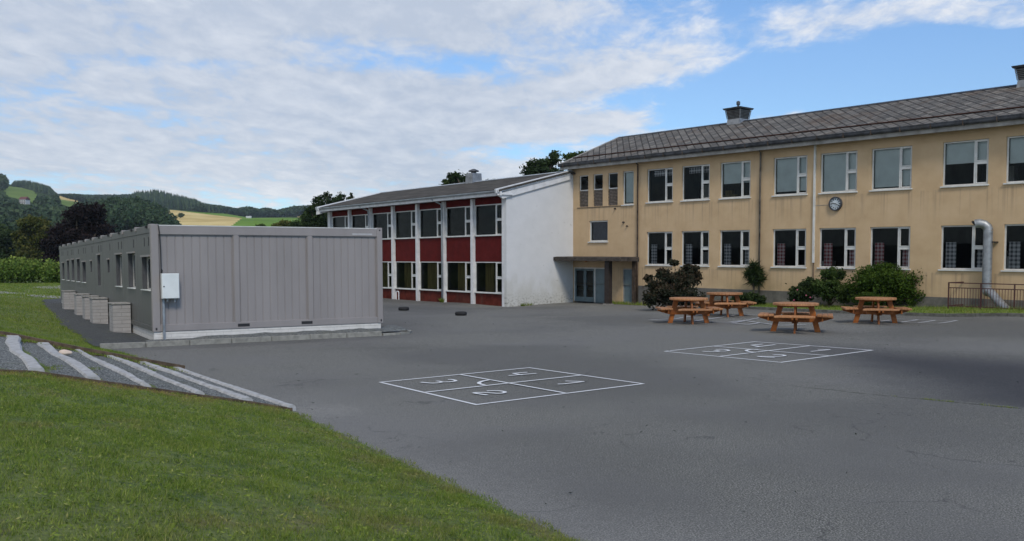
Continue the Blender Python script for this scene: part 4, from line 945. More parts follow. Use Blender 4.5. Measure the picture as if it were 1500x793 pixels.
b = yb(); b.tube([(-3.9, .5, 1.93), (-3.9, .5, 1.86)], [.10, .08], 12); b.build('porch_lamp', simple('lamp_orange', (.5, .22, .08), .5), yr)
b = yb(); a, c, d, e = door2; b.box(a + .05, c - .05, -.12, -.07, d, e - .06); b.build('door', M['door_blue'], yr)
b = yb(); b.box(a, a + .05, -.15, -.03, d, e); b.box(c - .05, c, -.15, -.03, d, e); b.box(a + .05, c - .05, -.15, -.03, e - .06, e); b.build('door_frame', M['fascia'], yr)
b = yb(); b.box(-1.72, -.9, -.24, -.001, -.7, -.2); b.build('threshold', M['concrete'], yr)
# small fixtures on the wall
for u_, w_, r_ in ((-1.58, 3.95, .05), (-1.33, 3.75, .04), (-2.2, 4.68, .045)):
    b = yb(); b.tube([(u_, 0, w_), (u_, .10, w_)], r_, 10); b.build('wall_fixture', M['canopy'], yr)
# downpipes
def pipe(pts, r, mt_, nm='downpipe'):
    b = yb(); b.tube(pts, r, 10); return b.build(nm, M[mt_], yr, smooth=True)
pipe([(-.52, .50, 7.12), (-.54, .30, 7.0), (-.55, .10, 6.85), (-.55, .09, 1.5), (-.55, .09, -.3)], .042, 'rust_pipe')
pipe([(6.88, .50, 7.12), (6.87, .30, 7.0), (6.86, .10, 6.85), (6.85, .09, .2)], .042, 'grey_pipe')
b = yb(); b.box(9.52, 9.60, .0, .07, 1.95, 6.98); b.build('cable_duct', M['white_frame'], yr)
pipe([(9.56, .03, 1.95), (9.56, .03, .6)], .022, 'rust_pipe', 'cable')
b = yb(); b.box(9.6, 10.3, .0, .012, 4.39, 4.405); b.build('cable', M['fascia'], yr)
# clock
cq = yf(10.57, .0, 4.43)
ck_ = empty('wall_clock', cq, label='round pale-faced clock with dark rim on the yellow wall between the window rows', cat='clock')
xk = lambda u, p, w: tuple(yf(u, p, w) - cq)
def ring(b, r0, r1, p0, p1, n=40, c=(10.57, 4.43)):
    vs = []
    for k in range(n):
        t_ = 2 * math.pi * k / n
        for r, p in ((r0, p0), (r1, p0), (r1, p1), (r0, p1)): vs.append((c[0] + r * math.cos(t_), p, c[1] + r * math.sin(t_)))
    b.add(vs, [(4 * k + j, 4 * ((k + 1) % n) + j, 4 * ((k + 1) % n) + (j + 1) % 4, 4 * k + (j + 1) % 4) for k in range(n) for j in range(4)])
b = MB(xk); ring(b, .24, .295, .0, .10); b.build('rim', M['gutter'], ck_)
b = MB(xk); b.tube([(10.57, .0, 4.43), (10.57, .06, 4.43)], .245, 32); b.build('clock_face', simple('clock_white', (.55, .62, .66), .5), ck_)
for k in range(12):
    t_ = 2 * math.pi * k / 12; b = MB(xk); dx, dz = math.sin(t_), math.cos(t_)
    b.bar((10.57 + dx * .16, .065, 4.43 + dz * .16), (10.57 + dx * .215, .065, 4.43 + dz * .215), .035, .008, up=(0, 1, 0)); b.build('hour_mark', M['black'], ck_)
for L_, w_, ang in ((.15, .032, 9.32 / 12 * 360), (.225, .024, 19 / 60 * 360)):
    dx, dz = math.sin(R(ang)), math.cos(R(ang)); b = MB(xk); b.bar((10.57 - dx * .03, .075 + w_ * .3, 4.43 - dz * .03), (10.57 + dx * L_, .075 + w_ * .3, 4.43 + dz * L_), w_, .006, up=(0, 1, 0)); b.build('hand', M['black'], ck_)
# spiral duct
dq = yf(16.86, .3, .3)
dr_ = empty('ventilation_duct', dq, label='silver spiral ventilation duct rising up the yellow wall with elbow at the top', cat='duct')
xd = lambda u, p, w: tuple(yf(u, p, w) - dq)
def sduct(pts, r, nm, ribs=.12):
    pts = [Vector(p) for p in pts]; out = []; rr = []
    for i in range(len(pts) - 1):
        L_ = (pts[i + 1] - pts[i]).length; n = max(1, int(L_ / (ribs / 2)))
        for k in range(n): out.append(pts[i].lerp(pts[i + 1], k / n)); rr.append(r + (.008 if len(out) % 2 else 0))
    out.append(pts[-1]); rr.append(r); b = MB(xd); b.tube(out, rr, 20, cap=False); o = b.build(nm, M['galv'], dr_, smooth=True); return o
sduct([(16.86, .26, .95), (16.86, .26, 3.2)], .155, 'riser')
el = [(16.86 - .30 * (1 - math.cos(t_)), .26 + .12 * (1 - math.cos(t_)), 3.2 + .26 * math.sin(t_)) for t_ in np.linspace(0, math.pi * .62, 9)]
sduct(el, .16, 'elbow', .2)
b = MB(xd); e1 = Vector(el[-1]); b.tube([e1 + Vector((.02, 0, .02)), e1 + Vector((-.005, 0, -.005))], .148, 16); b.build('outlet_mesh', M['black'], dr_)
sduct([(16.86, .26, .92), (16.97, .34, 1.0), (17.20, .45, .82), (17.52, .65, .55), (17.86, .85, .30)], .15, 'lower_hose', .14)
b = MB(xd); b.box(17.0, 17.12, 0, .3, 2.75, 2.80); b.build('wall_bracket', M['black'], dr_)
# railing
rq = yf(17, 1.2, .4); rl = empty('railing', rq, label='dark red metal railing round the basement stair under the silver duct', cat='railing')
xr = lambda u, p, w: tuple(yf(u, p, w) - rq)
for u_ in (15.91, 17.06, 18.2, 19.4, 20.6):
    b = MB(xr); b.box(u_ - .02, u_ + .02, 1.18, 1.22, .1, 1.30); b.build('post', M['rail_red'], rl)
for z_ in (1.28, 1.10, .43):
    b = MB(xr); b.box(15.93, 20.6, 1.185, 1.215, z_ - .017, z_ + .017); b.build('rail', M['rail_red'], rl)
for k in range(46):
    u_ = 15.99 + k * .1
    if min(abs(u_ - x) for x in (17.06, 18.2, 19.4)) < .03: continue
    b = MB(xr); b.box(u_ - .007, u_ + .007, 1.193, 1.207, .445, 1.085); b.build('baluster', M['rail_red'], rl)
b = MB(xr); b.box(15.89, 15.93, .03, 1.18, 1.26, 1.30); b.box(15.89, 15.93, .03, 1.18, .41, .45); b.build('return_rail', M['rail_red'], rl)
# grass verge with kerb in front of the yellow wall
def pu(u, p): q = np.array(yo) + Uy * u + np.array([-math.sin(.8782), -math.cos(.8782)]) * p; return q
V = []; us = np.linspace(3.6, 26, 60)
for u_ in us:
    pm = 3.62 if u_ > 7 else 3.62 - (7 - u_) * .9
    for s in np.linspace(0, 1, 12):
        q = pu(u_, -.02 + (pm - .02) * s); V.append((q[0], q[1], ZG(*q) + .07 + .02 * math.sin(u_ * 3 + s * 9)))
idx = np.arange(60 * 12).reshape(60, 12)
o = npmesh('verge', V, np.stack([idx[:-1, :-1], idx[:-1, 1:], idx[1:, 1:], idx[1:, :-1]], -1).reshape(-1, 4), M['lawn_far'], smooth=True); tag(o, kind='structure')
kerb('kerb', [pu(3.8, .9), pu(5.2, 2.2), pu(7.0, 3.55), pu(9, 3.7), pu(26, 3.7)], M['kerb_dark'], .11, .12)

# ------------------------------------------------------------------ red and white wing
wf = frame_fn((-.5358, 48.3672), .9121, .0005)
wr = empty('school_wing', wf(-10, 0, -.4), label='two-storey wing with white pillars, dark red panels, big windows and white rendered gable', cat='school wing')
wx = lambda u, p, w: tuple(wf(u, p, w) - np.array(wr.location)); wb_ = lambda: MB(wx)
BW = 2.874; NB = 7; PF = -.18; LEFT = -NB * BW
b = wb_()
Uw = np.array([math.cos(.9121), -math.sin(.9121)]); Nw = np.array([-math.sin(.9121), -math.cos(.9121)])
for k in range(NB + 1):
    b = wb_(); u = -k * BW; b.box(u, u + .22, PF - .06, .0, -.9, 5.36); b.build('pillar', M['white_paint'], wr, bevel=.008)
Z = dict(ut=5.01, us=3.33, lt=1.91, ls=.22)
for k in range(NB):
    u0 = -(k + 1) * BW + .22; u1 = -k * BW
    b = wb_(); b.box(u0, u1, PF - .05, PF, Z['ut'] + .001, 5.40); b.build('upper_panel', M['red_panel'], wr)
    b = wb_(); b.box(u0, u1, PF - .05, PF, Z['lt'] + .001, Z['us'] - .002); b.build('spandrel', M['red_panel'], wr)
    b = wb_(); b.box(u0, u1, PF - .05, PF, -.9, Z['ls'] - .001); b.build('plinth_panel', M['red_base'], wr)
    for z0, z1, cur in ((Z['us'], Z['ut'], 0), (Z['ls'], Z['lt'], 1)):
        f_ = window(wr, wb_, u0, u1, z0, z1, p=PF - .005, split=.72, sill=False, fw=.05, blind=0)
        b = wb_(); b.box(u0 + .0, u1 - .0, PF - .004, PF + .09, z0 - .03, z0 + .035); b.build('sill', M['white_frame'], f_, bevel=.005)
        if cur:
            bb = wb_(); a0 = u0 + .35 + .2 * math.sin(k * 2.1); n = 26; vs = []
            for i in range(n + 1):
                x = a0 + (.75 + .2 * math.sin(k)) * i / n; vs += [(x, PF - .45 + .04 * math.sin(i * 1.4), z0 + .05), (x, PF - .45 + .04 * math.sin(i * 1.4), z1 - .05)]
            bb.add(vs, [(2 * i, 2 * i + 2, 2 * i + 3, 2 * i + 1) for i in range(n)]); bb.build('curtain', M['curtain_green'], f_, recalc=False)
# wing interior, back, far gable
b = wb_(); b.box(LEFT, .2, -8.6, -8.4, -.8, 5.3); b.box(LEFT, .2, -8.4, -.3, 2.35, 2.65); b.box(LEFT, .2, -8.4, -.3, -.6, -.35); b.box(LEFT, .2, -8.4, -.3, 5.15, 5.3)
for k in (2, 4, 6): b.box(-k * BW + .05, -k * BW + .17, -8.4, -.3, -.35, 5.15)
b.box(LEFT + .05, .15, -4.4, -4.3, -.35, 5.15); b.build('interior', M['interior'], wr)
EV = (.60, 5.66); RG = (-4.35, 6.88)
slp = (RG[1] - EV[1]) / (EV[0] - RG[0]); rw = lambda p: EV[1] + slp * (EV[0] - p) if p >= RG[0] else RG[1] - slp * (RG[0] - p)
def gable(u0, u1, nm):
    b = wb_(); t_ = .12
    a = [(-.0, -.9), (0, rw(0) - t_), (RG[0], RG[1] - t_), (-8.7, rw(-8.7) - t_), (-8.7, -.9)]
    b.hull([(u0, p, w) for p, w in a], [(u1, p, w) for p, w in a]); o = b.build(nm, M['white_render'], wr)
    uvset(o, lambda c: (c.x * Nw[0] + c.y * Nw[1] + c.x * .2, c.z + wr.location.z)); return o
gable(.225, .42, 'gable_wall'); gable(LEFT - .12, LEFT - .01, 'far_gable_wall')
b = wb_(); roof(b, LEFT - .35, .62, EV, RG, -9.3, .09); o = b.build('roof', M['felt'], wr, recalc=False)
uvset(o, lambda c: (c.x * Uw[0] + c.y * Uw[1], (c.z + wr.location.z) * 4.2))
b = wb_(); b.box(LEFT - .34, .62, .44, .56, 5.36, 5.555); b.box(LEFT - .34, .60, -.3, .44, 5.40, 5.44); b.build('fascia', M['white_paint'], wr)
b = wb_(); prof_ = [(.56 + .07 - .07 * math.cos(math.pi * k / n), 5.64 - .10 * math.sin(math.pi * k / n)) for k in range(9)]; n = 8
prof_ = [(.57 + .07 - .07 * math.cos(math.pi * k / n), 5.62 - .10 * math.sin(math.pi * k / n)) for k in range(n + 1)]
vs = [(u, p_, w_) for u in (LEFT - .36, .60) for p_, w_ in prof_]; b.add(vs, [(k, k + 1, n + 2 + k, n + 1 + k) for k in range(n)]); b.build('gutter', M['gutter_white'], wr)
for i, (u0, u1, nm) in enumerate(((.42, .52, 'bargeboard'), (LEFT - .42, LEFT - .13, 'far_bargeboard'))):
    for j, (top, bot, ex) in enumerate(((.05, -.20, .03), (-.20, -.46, 0))):
        b = wb_(); a = [(.72, rw(.72) + bot), (.80 if j == 0 else .70, rw(.75) + top), (RG[0], RG[1] + top), (RG[0], RG[1] + bot)]
        if i == 0: a[0] = (.66 - .35 * (j == 1) if j else .74, rw(.6) + bot)
        b.hull([(u0, p, w) for p, w in a], [(u1 + ex, p, w) for p, w in a]); b.build(nm, M['white_paint'], wr)
b = wb_(); b.hull([(LEFT - .38, RG[0] + .18, RG[1] - .02), (LEFT - .38, RG[0], RG[1] + .05), (LEFT - .38, RG[0] - .18, RG[1] - .02)], [(.65, RG[0] + .18, RG[1] - .02), (.65, RG[0], RG[1] + .05), (.65, RG[0] - .18, RG[1] - .02)]); b.build('ridge_cap', M['gutter_white'], wr)
for u in (-2 * BW + .11, -5 * BW + .11):
    b = wb_(); b.tube([(u - .3, .62, 5.53), (u - .15, .55, 5.42), (u, .10, 5.2), (u, .06, 5.0), (u, .06, -.3)], .045, 10); b.build('downpipe', M['gutter_white'], wr, smooth=True)
cu = -8.65; sqr = lambda s, w: [(cu - s, RG[0] - s, w), (cu + s, RG[0] - s, w), (cu + s, RG[0] + s, w), (cu - s, RG[0] + s, w)]
b = wb_(); b.hull(sqr(.40, 6.55), sqr(.35, 7.42)); c0 = b.build('chimney', M['galv_box'], wr)
b = wb_(); b.tube([(cu, RG[0], 7.42), (cu, RG[0], 7.54)], .17, 12); b.build('flue', M['gutter'], c0)
b = wb_(); b.tube([(cu, RG[0], 7.54), (cu, RG[0], 7.60), (cu, RG[0], 7.70)], [.34, .33, .10], 16); b.build('cowl', M['gutter'], c0)
# bike hoop by the plinth
hq = wf(-10.6, .12, -.4); hp = empty('wall_pipe', hq, label='small pale bent pipe standing against the red plinth of the school wing', cat='pipe')
b = MB(lambda u, p, w: tuple(wf(u, p, w) - hq)); b.tube([(-10.75, .1, -.45), (-10.75, .1, .02), (-10.70, .1, .06), (-10.5, .1, .06), (-10.45, .1, .0), (-10.45, .1, -.45)], .03, 8); b.build('bent_tube', M['white_paint'], hp)

# ------------------------------------------------------------------ tyres
def torus(R_, r_, n=28, k=10, sq_=1.25):
    vs = [(math.cos(a) * (R_ + r_ * math.cos(c)), math.sin(a) * (R_ + r_ * math.cos(c)), r_ * sq_ * max(-.85, min(.85, math.sin(c)))) for a in [2 * math.pi * i / n for i in range(n)] for c in [2 * math.pi * j / k for j in range(k)]]
    fs = [(i * k + j, ((i + 1) % n) * k + j, ((i + 1) % n) * k + (j + 1) % k, i * k + (j + 1) % k) for i in range(n) for j in range(k)]
    return vs, fs
for px, py, lab in ((591, 455.2, 'black tyre lying flat on the tarmac near the grey cabins, left one of two'), (675, 462.6, 'black tyre lying flat on the tarmac, right one of two, nearer the white gable')):
    q = hit(px, py); b = MB(); b.add(*torus(.155, .07)); o = b.build('tyre', M['rubber'], smooth=True); o.location = (q[0], q[1] + .1, ZG(q[0], q[1] + .1) + .073); o.scale = (1.05, 1.05, 1.05)
    tag(o, lab, 'tyre', 'tyres lying on the yard')

# ------------------------------------------------------------------ picnic tables
def octo(b, r, z0, z1, n=8, ph=0): b.prism([(r * math.cos(ph + 2 * math.pi * k / n), r * math.sin(ph + 2 * math.pi * k / n)) for k in range(n)], z0, z1)
def make_table(logs=False):
    root = empty('picnic_table')
    R_ = .62; TH = .80
    # planked top: slices of a disc
    b = MB(); npl = 7; wpl = 2 * R_ / npl
    for k in range(npl):
        y0 = -R_ + k * wpl + .006; y1 = y0 + wpl - .012; ym = []
        pts = []
        for yy in np.linspace(y0, y1, 5): pts.append((math.sqrt(max(R_ * R_ - yy * yy, .02)), yy))
        poly = pts + [(-x, y) for x, y in pts[::-1]]
        b.prism(poly, TH - .065, TH)
    b.build('tabletop', M['pine_top'], root, bevel=.010)
    for k in range(4):
        a = k * math.pi / 2; c, s = math.cos(a), math.sin(a)
        rot_ = lambda x, y: (x * c - y * s, x * s + y * c)
        # trapezoid seat of three planks, 45 deg mitred ends
        b = MB()
        for j in range(3):
            r0 = .57 + j * .142; r1 = r0 + .134; h0 = r0 * math.tan(R(29)) + .02; h1 = r1 * math.tan(R(29)) + .02
            if j == 2: h1 -= .03
            b.prism([rot_(r0, -h0), rot_(r1, -h1), rot_(r1, h1), rot_(r0, h0)], .435, .492)
        b.build('seat', M['pine_top'], root, bevel=.010)
        # splayed leg
        b = MB(); w_ = .07; top = .40; bot = .72
        tz = (-s, c)
        w_ = .026; top = .40; bot = .60
        def quad(r, z, th=.155): return [(c * (r - th / 2) - s * q * w_, s * (r - th / 2) + c * q * w_, z) for q in (-1, 1)] + [(c * (r + th / 2) - s * q * w_, s * (r + th / 2) + c * q * w_, z) for q in (1, -1)]
        b.hull(quad(bot, 0), quad(top, TH - .056)); b.build('leg', M['pine'], root, bevel=.006)
        # bearer under the seat with tapered end
        b = MB(); y0, y1 = .028, .078
        pr_ = [(.0 + .13 * (k % 2), .275), (.62, .275), (1.0, .385), (1.0, .434), (.0 + .13 * (k % 2), .434)]
        for sg in (1, -1):
            aa = [(*rot_(x, sg * y0), z) for x, z in pr_]; bb = [(*rot_(x, sg * y1), z) for x, z in pr_]
            b.hull(aa, bb)
        b.build('bearer', M['pine'], root, bevel=.004)
        # apron under the seat, parallel to it
        b = MB(); hh = .70 * math.tan(R(29)); b.prism([rot_(.70, -hh), rot_(.735, -hh), rot_(.735, hh), rot_(.70, hh)], .315, .433)
        b.build('apron', M['pine'], root, bevel=.004)
    b = MB(); b.box(-.5, .5, -.03, .03, TH - .12, TH - .057); b.box(-.03, .03, -.5, -.031, TH - .12, TH - .057); b.box(-.03, .03, .031, .5, TH - .12, TH - .057); b.build('top_batten', M['pine'], root, bevel=.004)
    return root
tl = [((1008.5, 473.5), 1, 1.02, 'orange-brown wooden picnic table, leftmost and in front of the dark reddish bush'),
      ((1061, 463.2), -2, 1.06, 'orange-brown wooden picnic table farthest back, partly hidden behind the leftmost one'),
      ((1165, 486.5), -19, 1.03, 'orange-brown wooden picnic table nearest the viewer, behind the farther painted court'),
      ((1282, 473.5), -12, 1.02, 'orange-brown wooden picnic table on the right, in front of the big green bush')]
proto = make_table()
for i, ((px, py), a, sc, lab) in enumerate(tl):
    o = proto if i == 0 else copy_tree(proto)
    q = hit(px, py); o.location = (q[0], q[1], ZG(q[0], q[1])); o.rotation_euler = (0, 0, R(a)); o.scale = (sc * .98, sc * .98, sc)
    tag(o, lab, 'picnic table', 'picnic tables on the school yard')

# ------------------------------------------------------------------ foliage
def leaves(centers, size, tint, up=.0, asp=1.0):
    """quads with random orientation"""
    n = len(centers); d = rng.normal(size=(n, 3)); d /= np.linalg.norm(d, axis=1, keepdims=True)
    e = rng.normal(size=(n, 3)); e[:, 2] += up; e -= (e * d).sum(1, keepdims=True) * d; e /= np.linalg.norm(e, axis=1, keepdims=True)
    f = np.cross(d, e); s = (size * rng.uniform(.6, 1.3, n))[:, None] if np.isscalar(size) else size[:, None] * rng.uniform(.6, 1.3, (n, 1))
    c = np.asarray(centers); a = e * s * .5 * asp; b = f * s * .5 / asp
    V = np.stack([c - a, c + b * .7 - a * .1, c + a, c - b * .7 + a * .1], 1).reshape(-1, 3)
    return V, np.arange(4 * n).reshape(n, 4), tint
def crown_points(n, blobs, edge=.55):
    """points in a union of ellipsoids, denser toward the shell"""
    w = np.array([b[3] * b[4] * b[5] for b in blobs]) ** .8; w /= w.sum(); k = rng.choice(len(blobs), n, p=w); bl = np.array(blobs)[k]
    d = rng.normal(size=(n, 3)); d /= np.linalg.norm(d, axis=1, keepdims=True)
    r = rng.uniform(0, 1, n) ** (1 - edge) if edge < 1 else 1
    lump = 1 + .16 * np.sin(d[:, 0] * 7 + k) * np.sin(d[:, 1] * 6 + 2 * k) + .12 * np.sin(d[:, 2] * 11 + k)
    P = bl[:, :3] + d * bl[:, 3:6] * (r * lump)[:, None] * np.where(rng.uniform(0, 1, n) < .16, rng.uniform(1.05, 1.5, n), rng.uniform(.85, 1.12, n))[:, None]
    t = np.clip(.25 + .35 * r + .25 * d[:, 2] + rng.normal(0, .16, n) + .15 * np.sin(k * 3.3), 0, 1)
    return P, t
def limb_mesh(parent, base, tips, r0, mat='bark', nm='trunk', fork=.35):
    b = MB(); base = Vector(base)
    top = sum((Vector(t_) for t_ in tips), Vector()) / len(tips); mid = base.lerp(top, fork)
    b.tube([base - Vector((0, 0, .1)), base.lerp(mid, .5) + Vector((r0 * .3, 0, 0)), mid], [r0 * 1.25, r0, r0 * .8], 8)
    for t_ in tips:
        t_ = Vector(t_); m_ = mid.lerp(t_, .5) + Vector((random.uniform(-1, 1), random.uniform(-1, 1), random.uniform(0, 1))) * (t_ - mid).length * .10
        b.tube([mid - Vector((0, 0, r0)), m_, t_], [r0 * .6, r0 * .38, r0 * .1], 6)
    return b.build(nm, M[mat], parent, smooth=True)
def tree(name, base, blobs, n, size, mat, lab, cat='tree', group=None, r0=.2, edge=.55, asp=1.2, fork=.35, extra_tips=(), sub=4):
    root = empty(name, base, label=lab, cat=cat, group=group); base = np.array(base, float)
    B_ = [(b[0] - base[0], b[1] - base[1], b[2] - base[2], *b[3:]) for b in blobs]
    # break each blob into ragged sub-blobs so the outline is uneven
    SB = []
    for b in B_:
        SB.append((*b[:3], b[3] * .72, b[4] * .72, b[5] * .72))
        for _ in range(sub):
            d = rng.normal(size=3); d[2] = abs(d[2]) * .8 if rng.random() < .7 else d[2]; d /= np.linalg.norm(d); s = rng.uniform(.2, .46)
            SB.append((b[0] + d[0] * b[3] * .68, b[1] + d[1] * b[4] * .68, b[2] + d[2] * b[5] * .68, b[3] * s, b[4] * s, b[5] * s))
    P, t_ = crown_points(n, SB, edge)
    V, f, t_ = leaves(P, size, t_, asp=asp)
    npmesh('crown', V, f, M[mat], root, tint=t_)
    limb_mesh(root, (0, 0, 0), [(b[0], b[1], b[2] + b[5] * .3) for b in SB[::max(1, len(SB) // 9)]] + list(extra_tips), r0, fork=fork)
    return root
def blob_px(px, py, D, rx, rz, ry=None):   # ellipsoid centred at pixel, radii in pixels
    P = at(px, py, D); s = D / F; return (P[0], P[1], P[2], rx * s, (ry or rx) * s, rz * s)
def base_at(px, D, dz=0): P = at(px, 400, D); return (P[0], P[1], ZG(P[0], P[1]) + dz)
# bushes along the yellow wall
tree('bush', base_at(985, 37.2), [blob_px(966, 432, 37.4, 29, 27), blob_px(1004, 434, 37.2, 30, 24), blob_px(996, 414, 37.5, 24, 18), blob_px(978, 410, 37.6, 22, 18), blob_px(952, 440, 37, 14, 16), blob_px(1026, 442, 37, 12, 14)], 7000, .11, 'leaf_red',
     'dark reddish-green untidy bush beside the blue side door of the yellow building', 'bush', 'bushes along the yellow wall', r0=.06, fork=.1)
tree('bush', base_at(1000, 38), [blob_px(985, 385, 38, 9, 7), blob_px(1010, 396, 38, 15, 10), blob_px(970, 400, 38, 12, 9), blob_px(1016, 410, 38, 16, 12), blob_px(950, 408, 38, 9, 8)], 2000, .14, 'leaf_red',
     'sparse tall reddish twigs rising above the dark untidy bush', 'bush', 'bushes along the yellow wall', r0=.03, fork=.5, sub=3)
tree('shrub', base_at(1104, 41), [blob_px(1104, 396, 41, 6, 8), blob_px(1098, 402, 41, 9, 4), blob_px(1111, 400, 41, 8, 5), blob_px(1106, 410, 41, 12, 4), blob_px(1103, 390, 41, 4, 5)], 800, .22, 'leaf_dark', 'small spiky shrub on a thin stem against the downpipe of the yellow wall', 'shrub', 'bushes along the yellow wall', r0=.05, asp=3.2, fork=.7)
tree('shrub', base_at(1095, 38.8), [blob_px(1092, 438, 38.8, 20, 12), blob_px(1110, 440, 38.8, 14, 10)], 2600, .10, 'leaf_dark', 'low dark green shrub at the foot of the foundation behind the back picnic table', 'shrub', 'bushes along the yellow wall', r0=.04, fork=.1)
tree('rhododendron', base_at(1178, 38.0), [blob_px(1172, 432, 38, 22, 18), blob_px(1186, 420, 38.2, 16, 16)], 4200, .13, 'leaf_dark', 'dark rhododendron with a few pink blossoms, left of the green shrub', 'bush', 'bushes along the yellow wall', r0=.05, fork=.15)
tree('bush', base_at(1214, 37.4), [blob_px(1212, 424, 37.4, 27, 22), blob_px(1218, 405, 37.6, 20, 15), blob_px(1235, 430, 37.2, 20, 20)], 7500, .10, 'leaf_mid', 'mid green leafy bush between the rhododendron and the big fresh green bush', 'bush', 'bushes along the yellow wall', r0=.05, fork=.15)
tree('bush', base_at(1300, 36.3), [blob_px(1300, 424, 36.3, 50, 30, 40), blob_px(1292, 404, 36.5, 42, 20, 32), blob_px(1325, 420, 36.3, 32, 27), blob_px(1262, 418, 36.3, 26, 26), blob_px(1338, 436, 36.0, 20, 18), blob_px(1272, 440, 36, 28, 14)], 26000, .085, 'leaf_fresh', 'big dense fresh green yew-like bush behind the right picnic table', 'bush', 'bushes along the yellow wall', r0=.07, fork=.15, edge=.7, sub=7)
b = MB()
for px, py in ((1181, 433), (1187, 436), (1168, 425), (1163, 440)):
    q = at(px, py, 37.2); b.add(*[[(q[0] + x * .035, q[1] + y * .035, q[2] + z * .035) for x, y, z in ((1, 0, 0), (-1, 0, 0), (0, 1, 0), (0, -1, 0), (0, 0, 1), (0, 0, -1))], [(0, 2, 4), (2, 1, 4), (1, 3, 4), (3, 0, 4), (2, 0, 5), (1, 2, 5), (3, 1, 5), (0, 3, 5)]])
rh = [o for o in bpy.data.objects if o.name.startswith('rhododendron')][0]
o = b.build('blossom', M['flower']); o.parent = rh; o.location = -rh.location
# trees behind the roofs
tree('tree', (at(675, 400, 84)[0], 84, -.5), [blob_px(668, 262, 84, 16, 13), blob_px(685, 266, 84, 18, 12), blob_px(655, 272, 84, 12, 10), blob_px(716, 270, 84, 22, 9), blob_px(745, 272, 84, 14, 7)], 3200, .26, 'leaf_dark', 'dark tree top showing over the low roof around its small chimney', 'tree', 'trees behind the school roofs', r0=.3, fork=.6)
tree('tree', (at(790, 400, 80)[0], 80, -.5), [blob_px(790, 243, 80, 24, 14), blob_px(775, 252, 80, 18, 9), blob_px(812, 234, 80, 14, 13), blob_px(800, 256, 80, 40, 12)], 3800, .26, 'leaf_dark', 'dark leafy tree top just left of the yellow building roof corner', 'tree', 'trees behind the school roofs', r0=.35, fork=.6)
tree('tree', (at(850, 400, 90)[0], 90, -.5), [blob_px(838, 232, 90, 16, 10), blob_px(856, 229, 90, 18, 9), blob_px(880, 238, 90, 20, 10)], 2600, .26, 'leaf_mid', 'lighter tree top rising behind the yellow roof corner', 'tree', 'trees behind the school roofs', r0=.35, fork=.6)
# trees at the far end of the red wing
for px, tops, D, n, lab in ((472, ((479, 288, 8, 9), (470, 297, 13, 12), (486, 299, 12, 12), (463, 308, 19, 14), (478, 316, 28, 18), (466, 333, 36, 20), (470, 360, 38, 24)), 92, 14000, 'dark evergreen tree with a pointed top, left of the red wing'),
        (499, ((499, 289, 8, 9), (497, 299, 13, 12), (500, 312, 18, 14), (498, 335, 22, 20)), 95, 5000, 'dark evergreen tree top right behind the far gable of the red wing'),
        (517, ((515, 287, 3, 6), (514, 294, 7, 7), (519, 301, 9, 8), (512, 312, 13, 12)), 98, 1500, 'thin twiggy tree top above the low far roof corner')):
    tree('tree', (at(px, 400, D)[0], D, -.5), [blob_px(x_, y_, D, rx, rz) for x_, y_, rx, rz in tops], n, .22, 'leaf_dark', lab, 'tree', 'trees at the far end of the red wing', r0=.25, fork=.6, sub=5)
tree('bush', (at(455, 400, 100)[0], 100, -.5), [blob_px(452, 322, 100, 16, 12), blob_px(440, 334, 100, 18, 12), blob_px(462, 340, 100, 24, 18)], 3600, .28, 'leaf_mid', 'mid green bush behind the grey cabin roof beside the dark evergreens', 'bush', 'bushes behind the grey cabins', r0=.2, fork=.5)
tree('bush', (at(418, 400, 120)[0], 120, -.5), [blob_px(418, 331, 120, 18, 10), blob_px(405, 336, 120, 14, 8), blob_px(432, 334, 120, 14, 9)], 2600, .3, 'leaf_yellow', 'yellowish green bush showing just over the grey cabin roof, below the fields', 'bush', 'bushes behind the grey cabins', r0=.2, fork=.5)
tree('bush', (at(382, 400, 125)[0], 125, -.5), [blob_px(382, 334, 125, 9, 7)], 800, .3, 'leaf_mid', 'small round bush just over the grey cabin roof in front of the green field', 'bush', 'bushes behind the grey cabins', r0=.2, fork=.5)
# copper beech, yellowish tree
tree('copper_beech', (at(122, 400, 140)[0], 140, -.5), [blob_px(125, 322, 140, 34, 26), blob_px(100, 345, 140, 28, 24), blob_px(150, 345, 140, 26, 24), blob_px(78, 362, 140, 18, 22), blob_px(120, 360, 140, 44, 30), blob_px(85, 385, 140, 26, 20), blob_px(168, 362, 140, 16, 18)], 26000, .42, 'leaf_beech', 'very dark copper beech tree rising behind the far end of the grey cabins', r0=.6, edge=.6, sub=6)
tree('tree', (at(48, 400, 150)[0], 150, -.5), [blob_px(48, 330, 150, 22, 18), blob_px(38, 352, 150, 22, 22), blob_px(62, 350, 150, 18, 20), blob_px(45, 375, 150, 26, 20)], 12000, .42, 'leaf_yellow', 'yellowish green tree left of the dark copper beech', r0=.4, edge=.6, sub=5)
tree('tree', (at(10, 400, 175)[0], 175, -.5), [blob_px(12, 352, 175, 26, 22), blob_px(-14, 360, 175, 26, 26), blob_px(8, 378, 175, 30, 18)], 9000, .5, 'leaf_dark', 'dark blue-green tree at the left edge behind the hedge', r0=.4, edge=.6, sub=5)
tree('tree', (at(190, 400, 130)[0], 130, -.5), [blob_px(183, 348, 130, 10, 6), blob_px(176, 356, 130, 10, 8)], 900, .36, 'leaf_dark', 'small dark green tree top right of the copper beech over the cabin roof', r0=.2, edge=.6)
